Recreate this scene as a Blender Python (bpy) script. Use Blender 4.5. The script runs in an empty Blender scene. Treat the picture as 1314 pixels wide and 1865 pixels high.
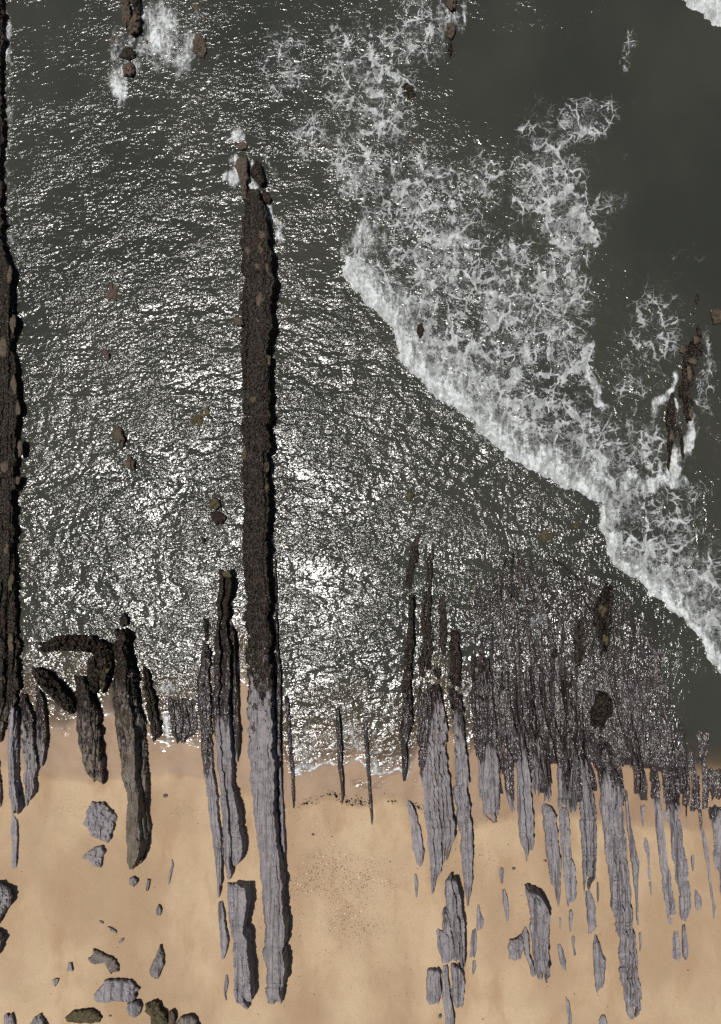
import bpy, math
import numpy as np
from mathutils import Vector, Matrix
D = bpy.data
SC = bpy.context.scene
C = SC.collection
U = 0.02                      # metres per plan unit; plan units are used for the survey of the beach below

# ------------------------------------------------------------------ camera, sky, sun, exposure
IMG_W, IMG_H, FOC = 1314.0, 1865.0, 1243.0
ALT = FOC * U
NAD = Vector((103.0, -109.0, -FOC)).normalized()        # plumb line seen from the slightly tilted drone camera
ROT = NAD.rotation_difference(Vector((0, 0, -1))).to_matrix()
cam_data = D.cameras.new('camera'); cam = D.objects.new('camera', cam_data); C.objects.link(cam)
cam_data.sensor_fit = 'VERTICAL'; cam_data.sensor_height = 36.0; cam_data.lens = 36.0 * FOC / IMG_H
cam_data.clip_start = 0.1; cam_data.clip_end = 5000
cam.matrix_world = Matrix.Translation((0, 0, ALT)) @ ROT.to_4x4()
SC.camera = cam

SUN_ZEN, SUN_BELOW = math.radians(14.5), math.radians(8)
to_sun = Vector((-math.sin(SUN_ZEN) * math.cos(SUN_BELOW), -math.sin(SUN_ZEN) * math.sin(SUN_BELOW), math.cos(SUN_ZEN)))
world = D.worlds.new('World'); SC.world = world; world.use_nodes = True
wn = world.node_tree; bg = wn.nodes['Background']
sky = wn.nodes.new('ShaderNodeTexSky'); sky.sky_type = 'NISHITA'; sky.sun_disc = False
sky.sun_elevation = math.pi / 2 - SUN_ZEN; sky.sun_rotation = math.radians(261)
wn.links.new(sky.outputs[0], bg.inputs[0]); bg.inputs[1].default_value = 0.05
sun_data = D.lights.new('sun', 'SUN'); sun_data.energy = 4.6; sun_data.angle = math.radians(0.53)
sun_data.color = (1.0, 0.965, 0.91)
sun = D.objects.new('sun', sun_data); C.objects.link(sun)
sun.rotation_euler = to_sun.to_track_quat('Z', 'Y').to_euler(); sun.location = (0, 0, 40)
SC.view_settings.view_transform = 'Standard'; SC.view_settings.look = 'None'
SC.view_settings.exposure = 0.0; SC.view_settings.gamma = 1.0
SC.view_settings.use_curve_mapping = False
SC.render.engine = 'CYCLES'
SC.cycles.use_denoising = False
SC.cycles.max_bounces = 5; SC.cycles.transparent_max_bounces = 8
SC.cycles.sample_clamp_indirect = 3.0; SC.cycles.sample_clamp_direct = 0.0
SC.cycles.caustics_reflective = False; SC.cycles.caustics_refractive = False

# ------------------------------------------------------------------ plan coordinates <-> world
RM = np.array([list(r) for r in ROT])
def P(x, y, z):
    """survey position (x right, y down, at height z in plan units) -> world metres"""
    x, y, z = np.broadcast_arrays(np.asarray(x, float), np.asarray(y, float), np.asarray(z, float))
    d = np.stack([x - IMG_W / 2, -(y - IMG_H / 2), np.full(x.shape, -FOC)], -1) @ RM.T
    t = (z * U - ALT) / d[..., 2]
    return np.stack([d[..., 0] * t, d[..., 1] * t, z * U], -1)
def Q(X, Y):
    """world metres on the water level -> survey position"""
    X, Y = np.broadcast_arrays(X, Y)
    d = np.stack([X, Y, np.full(X.shape, -ALT)], -1) @ RM
    s = -FOC / np.minimum(d[..., 2], -1e-3)
    return d[..., 0] * s + IMG_W / 2, -d[..., 1] * s + IMG_H / 2

# ------------------------------------------------------------------ noise
def _h(ix, iy, s):
    h = (ix.astype(np.int64) * 374761393 + iy.astype(np.int64) * 668265263 + int(s) * 144665461) & 0xffffffff
    h = ((h ^ (h >> 13)) * 1274126177) & 0xffffffff
    h = ((h ^ (h >> 15)) * 2246822519) & 0xffffffff
    return (h ^ (h >> 16)) / 4294967295.0
def noise(x, y, s=0):
    x, y = np.broadcast_arrays(np.asarray(x, float), np.asarray(y, float))
    x, y = x * .94 + y * .33, y * .94 - x * .33          # turn the lattice so that its lines never show
    ix, iy = np.floor(x), np.floor(y); fx, fy = x - ix, y - iy
    fx = fx * fx * fx * (fx * (fx * 6 - 15) + 10); fy = fy * fy * fy * (fy * (fy * 6 - 15) + 10)
    a, b, c, d = _h(ix, iy, s), _h(ix + 1, iy, s), _h(ix, iy + 1, s), _h(ix + 1, iy + 1, s)
    return ((a + (b - a) * fx) * (1 - fy) + (c + (d - c) * fx) * fy) * 2 - 1
def fbm(x, y, s=0, n=3, g=0.5):
    r = 0; a = 1; t = 0
    for k in range(n):
        r = r + a * noise(x * 2 ** k + k * 17.3, y * 2 ** k - k * 9.1, s + k); t += a; a *= g
    return r / t * 1.4
def sst(a, b, x):
    t = np.clip((x - a) / (b - a), 0, 1); return t * t * (3 - 2 * t)

def line(s):
    p = [tuple(map(float, q.split(':'))) for q in s.replace('\n', ' ').split()]
    xs, ys = np.array([q[0] for q in p]), np.array([q[1] for q in p])
    return lambda x: np.interp(x, xs, ys)
# water's edge on the sand, upper edge of the wetted sand, and the line below which the rock is dry
shore = line('-400:1330 0:1335 60:1305 90:1330 120:1336 145:1312 205:1306 240:1300 280:1352 306:1358 330:1345 360:1364 385:1300 437:1238 500:1300 522:1398 545:1414 575:1404 600:1392 625:1398 655:1382 672:1405 700:1411 728:1405 742:1416 755:1385 790:1300 850:1385 880:1350 930:1400 1000:1345 1100:1345 1140:1392 1180:1396 1220:1422 1260:1408 1314:1412 1700:1400')
wetline = line('-400:1390 0:1390 130:1420 280:1408 360:1410 450:1440 545:1468 575:1462 600:1450 640:1464 665:1470 700:1452 760:1472 850:1505 930:1490 1000:1478 1100:1495 1200:1505 1314:1512 1700:1500')
rockwet = line('-400:1290 30:1285 60:1330 140:1420 180:1400 215:1275 270:1300 285:1400 330:1420 370:1440 396:1320 420:1310 440:1400 455:1240 500:1260 515:1440 540:1480 620:1480 675:1490 740:1440 762:1430 775:1395 790:1280 815:1275 835:1300 858:1385 880:1370 905:1345 912:1450 935:1460 945:1352 960:1372 985:1350 1005:1440 1020:1370 1035:1425 1050:1370 1075:1400 1090:1408 1110:1415 1145:1440 1190:1455 1220:1462 1260:1500 1290:1490 1314:1480 1700:1480')
def sandz(x, y):
    d = y - shore(np.clip(x, -400, 1700))
    z = np.where(d > 0, d * 0.03, np.maximum(d * (0.055 + .13 * sst(1130, 1230, x) * sst(0, 60, -d)), -90))
    land = sst(0, 60, d)
    z = z + land * (fbm(x / 170, y / 120, 5, 3) * 2.4 + fbm(x / 40, y / 26, 8, 2) * 0.7 + noise(x / 13, y / 9, 9) * .2 + (1 - np.abs(noise(x / 34 + noise(x / 60, y / 60, 13), y / 80, 12)) * 6).clip(0, 1) * -.35) + (1 - land) * noise(x / 30, y / 22, 3) * 0.25
    return z

# ------------------------------------------------------------------ mesh helpers
def make_mesh(name, V, F, attrs=None, smooth=False):
    me = D.meshes.new(name)
    F = np.asarray(F, dtype=np.int32)
    me.vertices.add(len(V)); me.vertices.foreach_set('co', np.asarray(V, dtype=np.float32).ravel())
    k = F.shape[1]
    me.loops.add(F.size); me.loops.foreach_set('vertex_index', F.ravel())
    me.polygons.add(len(F)); me.polygons.foreach_set('loop_start', np.arange(0, F.size, k, dtype=np.int32))
    me.polygons.foreach_set('use_smooth', np.full(len(F), smooth))
    for n, a in (attrs or {}).items():
        at = me.attributes.new(n, 'FLOAT', 'POINT'); at.data.foreach_set('value', np.asarray(a, dtype=np.float32).ravel())
    me.update(calc_edges=True); me.validate()
    return me
def grid_faces(n, m, off=0):
    i = np.arange(n - 1)[:, None] * m + np.arange(m - 1)[None, :] + off
    return np.stack([i, i + m, i + m + 1, i + 1], -1).reshape(-1, 4)
def link(name, me, mat, parent=None, loc=(0, 0, 0)):
    o = D.objects.new(name, me); C.objects.link(o)
    if me is not None and mat is not None: me.materials.append(mat)
    o.location = loc
    if parent is not None: o.parent = parent; o.location = (0, 0, 0)
    return o
def tag(o, label=None, cat=None, group=None, kind=None):
    for k, v in (('label', label), ('category', cat), ('group', group), ('kind', kind)):
        if v: o[k] = v
    return o

# ------------------------------------------------------------------ node helper
class G:
    def __init__(s, name):
        s.m = D.materials.new(name); s.m.use_nodes = True; s.t = s.m.node_tree; s.t.nodes.clear()
        s.out = s.n('OutputMaterial')
    def n(s, t, **kw):
        nd = s.t.nodes.new('ShaderNode' + t)
        for k, v in kw.items(): setattr(nd, k, v)
        return nd
    def set(s, sock, v):
        if isinstance(v, bpy.types.NodeSocket): s.t.links.new(v, sock)
        elif isinstance(v, tuple) and len(v) == 3 and sock.type == 'RGBA': sock.default_value = (*v, 1)
        else: sock.default_value = v
    def math(s, op, a, b=0.0, c=0.0, clamp=False):
        nd = s.n('Math', operation=op); nd.use_clamp = clamp
        for k, v in enumerate((a, b, c)): s.set(nd.inputs[k], v)
        return nd.outputs[0]
    def pos(s, sc=(1, 1, 1), rot=(0, 0, 0), loc=(0, 0, 0), src=None):
        nd = s.n('Mapping'); s.set(nd.inputs[0], src if src is not None else s.geo())
        nd.inputs[1].default_value = loc; nd.inputs[2].default_value = rot; nd.inputs[3].default_value = sc
        return nd.outputs[0]
    def geo(s):
        if not hasattr(s, '_g'): s._g = s.n('NewGeometry')
        return s._g.outputs['Position']
    def noise(s, vec, scale=1.0, detail=2.0, rough=0.5, dist=0.0, col=False):
        nd = s.n('TexNoise'); s.set(nd.inputs['Vector'], vec)
        nd.inputs['Scale'].default_value = scale; nd.inputs['Detail'].default_value = detail
        nd.inputs['Roughness'].default_value = rough; nd.inputs['Distortion'].default_value = dist
        return nd.outputs[1 if col else 0]
    def vor(s, vec, scale=1.0, feature='F1', rnd=1.0):
        nd = s.n('TexVoronoi', feature=feature); s.set(nd.inputs['Vector'], vec); nd.inputs['Scale'].default_value = scale
        nd.inputs['Randomness'].default_value = rnd
        return nd.outputs['Distance']
    def attr(s, name):
        nd = s.n('Attribute', attribute_name=name); return nd.outputs['Fac']
    def step(s, v, a, b, lo=0.0, hi=1.0):
        nd = s.n('MapRange', interpolation_type='SMOOTHSTEP'); 
        for k, q in zip(range(5), (v, a, b, lo, hi)): s.set(nd.inputs[k], q)
        return nd.outputs[0]
    def mix(s, f, a, b, blend='MIX'):
        nd = s.n('Mix', data_type='RGBA', blend_type=blend); s.set(nd.inputs[0], f); s.set(nd.inputs[6], a); s.set(nd.inputs[7], b)
        return nd.outputs[2]
    def add_noise(s, vec, amount, scale):
        """vector warped by a noise field"""
        c = s.noise(vec, scale, 2.0, col=True)
        a = s.n('VectorMath', operation='SUBTRACT'); s.set(a.inputs[0], c); a.inputs[1].default_value = (.5, .5, .5)
        b = s.n('VectorMath', operation='SCALE'); s.set(b.inputs[0], a.outputs[0]); b.inputs['Scale'].default_value = amount
        c2 = s.n('VectorMath', operation='ADD'); s.set(c2.inputs[0], vec); s.set(c2.inputs[1], b.outputs[0])
        return c2.outputs[0]
    def bump(s, h, strength=1.0, dist=1.0):
        nd = s.n('Bump'); nd.inputs['Strength'].default_value = strength; nd.inputs['Distance'].default_value = dist
        s.set(nd.inputs['Height'], h); return nd.outputs[0]
K = 1 / U
def P2(*px):   # wavelength in plan units -> texture scale
    return K / px[0]

# ---------------- sand
def sand_material():
    g = G('beach_sand'); p = g.geo()
    wet = g.attr('wet')
    big = g.noise(g.add_noise(g.pos((1, .8, 0)), 1.6, .35), P2(190), 4, .55)
    mid = g.noise(g.add_noise(g.pos((1, .45, 0)), .5, 1.2), P2(60), 4, .6)
    fine = g.noise(p, P2(2.6), 2, .7)
    c = g.mix(g.step(big, .36, .64), (.425, .316, .200), (.310, .218, .135))
    c = g.mix(g.step(mid, .47, .70, 0, .75), c, (.30, .196, .112))
    c = g.mix(g.math('MULTIPLY', g.step(fine, .38, .7), .22), c, (.21, .135, .08))
    gr = g.noise(g.pos((1, 1, 0)), P2(150), 3, .6)
    gm = g.math('MULTIPLY', g.step(g.attr('gravel'), 0, 1), g.step(gr, .3, .6))
    sp = g.math('LESS_THAN', g.vor(g.pos((1, 1, 0)), P2(3.6)), g.math('MULTIPLY', gm, .30))
    c = g.mix(g.math('MULTIPLY', gm, .35), c, (.26, .175, .11))
    c = g.mix(g.math('MULTIPLY', sp, .75), c, (.07, .048, .035))
    sp2 = g.math('LESS_THAN', g.vor(g.pos((1, 1, 0), loc=(3, 7, 0)), P2(9)), g.math('MULTIPLY', gm, .14))
    c = g.mix(g.math('MULTIPLY', sp2, .8), c, (.62, .52, .42))
    c = g.mix(g.math('MULTIPLY', wet, .95), c, g.mix(g.step(mid, .3, .7), (.262, .170, .100), (.205, .128, .075)))
    b = g.n('BsdfPrincipled'); g.set(b.inputs['Base Color'], c)
    g.set(b.inputs['Roughness'], g.step(wet, 0, 1, .95, .55)); g.set(b.inputs['Specular IOR Level'], g.step(wet, 0, 1, .1, .3))
    h = g.math('ADD', g.math('MULTIPLY', g.noise(p, P2(5), 3, .7), .018), g.math('MULTIPLY', g.noise(p, P2(38), 3), .10))
    g.set(b.inputs['Normal'], g.bump(h, .5, 1.0))
    g.t.links.new(b.outputs[0], g.out.inputs[0]); return g.m

# ---------------- rock: grey bedded limestone, wet and dark near the sea, crusted with weed and mussels further out
def rock_material():
    g = G('bedded_rock'); p = g.geo()
    wetA, alg, tint = g.attr('wet'), g.attr('algae'), g.attr('tint')
    st = g.noise(g.add_noise(g.pos((1, .03, .3)), .05, 1.2), P2(5.0), 4, .6)      # lines of bedding
    mot = g.noise(p, P2(16), 4, .65)
    fine = g.noise(p, P2(3), 3, .7)
    c = g.mix(g.step(mot, .35, .68), (.245, .222, .226), (.165, .150, .158))
    c = g.mix(g.math('MULTIPLY', g.step(st, .46, .36), .75), c, (.070, .062, .066))
    c = g.mix(g.math('MULTIPLY', g.step(st, .58, .68), .45), c, (.32, .288, .29))
    c = g.mix(g.math('MULTIPLY', g.step(fine, .46, .62), .22), c, (.09, .08, .09))
    ol = g.mix(g.step(mot, .35, .65), (.150, .122, .088), (.080, .065, .048))
    ol = g.mix(g.math('MULTIPLY', g.step(fine, .45, .65), .5), ol, (.045, .037, .027))
    c = g.mix(tint, c, ol)
    # dark pits and patches of weed with crisp outlines
    pv = g.vor(g.add_noise(g.pos((1, .62, 0)), .10, 6.0), P2(8.5))
    pn = g.step(g.noise(g.pos((1, .45, 0)), P2(8), 3, .6), .22, .78)
    thr = g.math('ADD', g.math('MULTIPLY', alg, .90), -.09)
    patch = g.step(g.math('SUBTRACT', g.math('ADD', thr, g.math('MULTIPLY', g.math('SUBTRACT', .5, pv), .14)), g.math('MULTIPLY', pn, .9)), -.02, .03)
    crust = g.mix(g.step(g.noise(p, P2(5), 4, .7), .40, .66), (.016, .013, .011), (.104, .086, .067))
    crust = g.mix(g.math('MULTIPLY', g.step(g.noise(p, P2(28), 3), .5, .68), .45), crust, (.075, .052, .038))
    c = g.mix(patch, c, crust)
    wn_ = g.step(g.math('ADD', wetA, g.math('MULTIPLY', g.math('SUBTRACT', g.noise(g.pos((1, .12, 1)), P2(9), 3, .6), .5), 1.3)), .32, .58)
    dark = g.mix(1.0, c, g.mix(patch, (.20, .168, .158), (.50, .46, .43)), 'MULTIPLY')
    c = g.mix(wn_, c, dark)
    b = g.n('BsdfPrincipled'); g.set(b.inputs['Base Color'], c)
    g.set(b.inputs['Roughness'], g.step(wn_, 0, 1, .92, .24))
    g.set(b.inputs['Specular IOR Level'], g.step(wn_, 0, 1, .12, g.step(patch, 0, 1, .50, .16)))
    h = g.math('ADD', g.math('MULTIPLY', st, .030), g.math('MULTIPLY', g.noise(g.pos((1, .22, 1)), P2(4.6), 2, .6), .045))
    h = g.math('ADD', h, g.math('MULTIPLY', g.noise(g.pos((1, .5, 1)), P2(9), 3, .65), .045))
    h = g.math('ADD', h, g.math('MULTIPLY', patch, g.math('MULTIPLY', g.noise(p, P2(3.5), 2), .05)))
    h = g.math('MULTIPLY', h, g.step(wn_, 0, 1, 1.0, 1.9))
    g.set(b.inputs['Normal'], g.bump(h, .9, 1.0))
    g.t.links.new(b.outputs[0], g.out.inputs[0]); return g.m

def clump_material(name, a, b_, rough=.8):
    g = G(name); p = g.geo()
    c = g.mix(g.step(g.noise(p, P2(5), 4, .7), .35, .65), a, b_)
    c = g.mix(g.step(g.vor(p, P2(4)), .35, .12, 0, .7), c, tuple(q * .25 for q in a))
    b = g.n('BsdfPrincipled'); g.set(b.inputs['Base Color'], c); b.inputs['Roughness'].default_value = rough
    b.inputs['Specular IOR Level'].default_value = .2
    g.set(b.inputs['Normal'], g.bump(g.noise(p, P2(4), 3, .7), .8, .05))
    g.t.links.new(b.outputs[0], g.out.inputs[0]); return g.m

# ---------------- sea water with foam
def water_material():
    g = G('sea_water'); p = g.geo()
    depth, foam, lace, rough, vert, shelf = (g.attr(n) for n in ('depth', 'foam', 'lace', 'rough', 'vert', 'shelf'))
    flat = g.pos((1, 1, 0))
    # wavelets: crests run roughly along the beach in the open, along the ledges where the swell drains off the rock
    wv = g.add_noise(g.pos((.55, 1, 0), rot=(0, 0, math.radians(-10))), .35, 1.1)
    wh = g.add_noise(g.pos((1, .42, 0), rot=(0, 0, math.radians(14))), .30, 1.2)
    n1 = g.noise(wv, P2(6.2), 2.5, .55, .3)
    n2 = g.noise(wh, P2(5.8), 2.5, .55, .3)
    n = g.math('ADD', g.math('MULTIPLY', n1, g.math('SUBTRACT', 1.0, vert)), g.math('MULTIPLY', n2, vert))
    nf = g.noise(g.add_noise(g.pos((.8, 1, 0)), .2, 2.5), P2(17), 2, .5)
    n = g.math('ADD', g.math('MULTIPLY', n, 0.069), g.math('MULTIPLY', nf, 0.052))
    patchy = g.step(g.noise(g.add_noise(g.pos((.7, 1, 0)), 1.5, .5), P2(85), 3, .6), .36, .62, .50, 1.12)
    h = g.math('MULTIPLY', g.math('MULTIPLY', n, rough), patchy)
    nor = g.bump(h, 1.0, 1.0)
    # turbid body colour
    murk = g.mix(g.step(g.noise(g.pos((1, .6, 0)), P2(240), 3), .35, .65), (.0355, .0355, .0265), (.0250, .0260, .0200))
    murk = g.mix(g.step(depth, 11, 2.0), murk, g.mix(g.step(shelf, .1, .5), (.062, .048, .031), (.034, .031, .026)))
    body = g.n('BsdfDiffuse'); g.set(body.inputs[0], murk)
    opac = g.math('SUBTRACT', 1.0, g.math('POWER', 2.7183, g.math('MULTIPLY', depth, -.42)))
    tr = g.n('BsdfTransparent')
    m1 = g.n('MixShader'); g.set(m1.inputs[0], opac); g.t.links.new(tr.outputs[0], m1.inputs[1]); g.t.links.new(body.outputs[0], m1.inputs[2])
    ga = g.n('BsdfGlossy', distribution='BECKMANN'); ga.inputs['Roughness'].default_value = .175
    gb = g.n('BsdfGlossy', distribution='GGX'); gb.inputs['Roughness'].default_value = .21
    gl = g.n('MixShader'); gl.inputs[0].default_value = .28
    for k_, q_ in enumerate((ga, gb)):
        g.set(q_.inputs['Normal'], nor); q_.inputs[0].default_value = (.80, .80, .80, 1); g.t.links.new(q_.outputs[0], gl.inputs[1 + k_])
    fr = g.n('Fresnel'); fr.inputs[0].default_value = 1.5; g.set(fr.inputs[1], nor)
    m2 = g.n('MixShader'); g.set(m2.inputs[0], fr.outputs[0]); g.t.links.new(m1.outputs[0], m2.inputs[1]); g.t.links.new(gl.outputs[0], m2.inputs[2])
    # foam: a lace of old foam, fine wisps, and fresh fuzzy foam
    w1 = g.add_noise(g.add_noise(flat, 1.0, .8), .42, 2.7)
    ln = g.math('MULTIPLY', g.step(g.noise(flat, P2(32), 4, .7), .34, .64, .08, 1.45), g.step(lace, .05, .5))
    e1 = g.vor(w1, P2(25), 'DISTANCE_TO_EDGE')
    lw = g.math('MULTIPLY', g.math('MULTIPLY', lace, ln), .115)
    e0 = g.vor(g.add_noise(g.pos((1, .75, 0), loc=(5, 3, 0)), .5, 2.0), P2(44), 'DISTANCE_TO_EDGE'); e2 = g.vor(g.add_noise(g.pos((.8, 1, 0)), .2, 5), P2(13), 'DISTANCE_TO_EDGE')
    l0 = g.step(g.math('SUBTRACT', g.math('MULTIPLY', lw, .75), e0), .0, .030)
    l2 = g.step(g.math('SUBTRACT', g.math('MULTIPLY', g.math('MULTIPLY', lw, 1.1), g.step(g.noise(flat, P2(55), 3, .6), .42, .6)), e2), .0, .06)
    l1 = g.step(g.math('SUBTRACT', lw, e1), .0, .045)
    l1 = g.math('MAXIMUM', g.math('MULTIPLY', l1, g.step(g.noise(g.pos((1, 1, 0), loc=(9, 2, 0)), P2(60), 3, .6), .40, .56, .35, 1)), g.math('MAXIMUM', l0, g.math('MULTIPLY', l2, .7)))
    def wisp(vec, scale, w0):
        r_ = g.math('ABSOLUTE', g.math('SUBTRACT', g.noise(vec, P2(scale), 3, .6, .8), .5))
        return g.step(g.math('SUBTRACT', g.math('MULTIPLY', w0, .060), r_), .0, .030)
    dens = g.math('MAXIMUM', lace, g.math('MULTIPLY', foam, .9))
    wa = wisp(w1, 17, g.math('MULTIPLY', dens, ln)); wb = wisp(g.add_noise(flat, .3, 2.5), 8, dens)
    lacef = g.math('MAXIMUM', g.math('MULTIPLY', l1, .76), g.math('MAXIMUM', g.math('MULTIPLY', wa, .55), g.math('MULTIPLY', wb, g.step(dens, .35, 1.1, 0, .42))))
    # fresh foam, streaked up the back of the wave
    sw = g.add_noise(g.pos((1, .38, 0), rot=(0, 0, math.radians(32))), .22, 2.2)
    s1 = g.noise(sw, P2(15), 6, .75, .6)
    s2 = g.noise(g.add_noise(flat, .16, 4), P2(7), 4, .75, .5)
    sn = g.math('ADD', g.math('MULTIPLY', s1, .62), g.math('MULTIPLY', s2, .38))
    ff = g.step(g.math('ADD', g.math('MULTIPLY', foam, .50), sn), .68, .96)
    fm = g.math('MAXIMUM', lacef, ff)
    fm = g.math('MULTIPLY', fm, .93)
    fc = g.mix(g.step(sn, .42, .62), (.30, .31, .30), (.66, .68, .68))
    fd = g.n('BsdfDiffuse'); g.set(fd.inputs[0], fc)
    g.set(fd.inputs['Normal'], g.bump(g.math('ADD', g.math('MULTIPLY', sn, .10), g.math('MULTIPLY', fm, .03)), .8, 1.0))
    m3 = g.n('MixShader'); g.set(m3.inputs[0], fm); g.t.links.new(m2.outputs[0], m3.inputs[1]); g.t.links.new(fd.outputs[0], m3.inputs[2])
    g.t.links.new(m3.outputs[0], g.out.inputs[0]); return g.m

M_SAND, M_ROCK, M_WATER = sand_material(), rock_material(), water_material()
M_TAN = clump_material('mussel_and_weed_crust', (.100, .074, .052), (.052, .040, .030))
M_OLIVE = clump_material('olive_weed_crust', (.085, .070, .036), (.045, .038, .020))
M_DEBRIS = clump_material('dark_weed_scraps', (.035, .022, .015), (.015, .010, .008))
M_STONE = clump_material('mixed_grit', (.13, .105, .09), (.07, .058, .052))

# ------------------------------------------------------------------ axes: dense in view, stretching to the horizon
def axis(a, b, step, far):
    core = np.arange(a, b, step); s = step; lo = [a]; hi = [core[-1]]
    while lo[-1] > -far: s *= 1.35; lo.append(lo[-1] - s)
    s = step
    while hi[-1] < far: s *= 1.35; hi.append(hi[-1] + s)
    return np.concatenate([lo[:0:-1], core, hi[1:]])

# ---- sand sheet
def build_sand():
    X = axis(-16.5, 12.5, .09, 1500); Y = axis(-17.5, 0.0, .075, 1500)
    XX, YY = np.meshgrid(X, Y); x, y = Q(XX, YY)
    xc, yc = np.clip(x, -600, 1900), np.clip(y, -1200, 2700)
    z = sandz(xc, yc)
    w = sst(10, -8, yc - wetline(xc) + fbm(xc / 22, yc / 12, 4) * 5)
    grav = np.exp(-((xc - 590) / 110) ** 2 - ((yc - 1640) / 120) ** 2) + .7 * np.exp(-((xc - 445) / 14) ** 2 - ((yc - 1440) / 110) ** 2)         + .55 * np.exp(-((xc - 890) / 70) ** 2 - ((yc - 1560) / 90) ** 2) + .5 * np.exp(-((xc - 480) / 22) ** 2 - ((yc - 1640) / 90) ** 2) + .12 + .45 * np.exp(-((yc - 1475) / 30) ** 2) + .5 * np.exp(-((xc - 690) / 60) ** 2 - ((yc - 1620) / 60) ** 2)
    V = np.stack([XX, YY, z * U], -1).reshape(-1, 3)
    me = make_mesh('sand', V, grid_faces(len(Y), len(X))[:, ::-1], {'wet': w, 'gravel': np.clip(grav, 0, 1)}, True)
    tag(link('sand', me, M_SAND), kind='structure')
build_sand()

# ---- sea
FRONTS = [  # breaking fronts: (points, height, band width, tail length, strength)
    ([(622, 470), (632, 508), (662, 545), (700, 582), (716, 612), (725, 648), (765, 690), (800, 722), (845, 760), (890, 802), (925, 832), (962, 852), (1005, 872), (1040, 890), (1078, 912)], 9, 19, 105, 1.0),
    ([(1080, 925), (1090, 965), (1108, 1010), (1135, 1042), (1175, 1072), (1210, 1098), (1245, 1130), (1268, 1162), (1290, 1195), (1330, 1250)], 7, 15, 82, .88),
    ([(1225, -60), (1248, 12), (1275, 22), (1290, 44), (1330, 56), (1400, 60)], 12, 40, 120, 1.5)]
def polydist(x, y, pts):
    best = np.full(x.shape, 1e9); sg = np.zeros(x.shape); tt = np.zeros(x.shape); n = len(pts) - 1
    for k in range(n):
        ax, ay = pts[k]; bx, by = pts[k + 1]; dx, dy = bx - ax, by - ay; L = dx * dx + dy * dy
        t = np.clip(((x - ax) * dx + (y - ay) * dy) / L, 0, 1)
        ex, ey = x - ax - t * dx, y - ay - t * dy; d = np.hypot(ex, ey); m = d < best
        best = np.where(m, d, best); sg = np.where(m, np.sign(dx * ey - dy * ex), sg); tt = np.where(m, (k + t) / n, tt)
    return best, sg, tt
def blob(x, y, cx, cy, rx, ry, ang=0.0, p=1.0):
    c, s = math.cos(math.radians(ang)), math.sin(math.radians(ang))
    u, v = ((x - cx) * c + (y - cy) * s) / rx, (-(x - cx) * s + (y - cy) * c) / ry
    return np.exp(-(u * u + v * v) ** p)
LACE = [(690, 170, 75, 140, 0, .75), (760, 60, 60, 70, 0, .7), (620, 130, 50, 110, 0, .68), (560, 240, 40, 60, 20, .6), (650, 300, 70, 90, 0, .75), (560, 280, 60, 30, 0, .5),
        (760, 360, 110, 110, 0, .8), (800, 480, 110, 120, 0, .95), (930, 560, 110, 150, -10, .9), (880, 330, 80, 70, -30, .6),
        (1000, 330, 70, 100, 0, .95), (1040, 420, 55, 80, 0, 1.15), (1020, 540, 65, 100, 0, 1.0), (1030, 640, 50, 80, -20, .9), (1060, 220, 70, 45, -20, .8),
        (970, 240, 45, 40, 0, .45), (1140, 90, 16, 50, 15, .5), (1150, 190, 22, 24, -30, .3), (1150, 300, 22, 50, -30, .3), (1110, 370, 40, 30, 0, .5), (900, 690, 130, 110, 40, .9),
        (1010, 790, 90, 70, 30, .9), (1150, 700, 60, 90, 0, .45), (1180, 830, 50, 60, 0, .9), (1230, 950, 80, 60, 20, .6), (1270, 1030, 60, 90, 0, .55),
        (1250, 470, 70, 60, 0, .28), (1290, 700, 20, 80, 0, .7), (520, 120, 60, 100, 0, .55), (1190, 600, 70, 100, 0, .6), (980, 190, 60, 50, 20, .3)]
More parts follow.
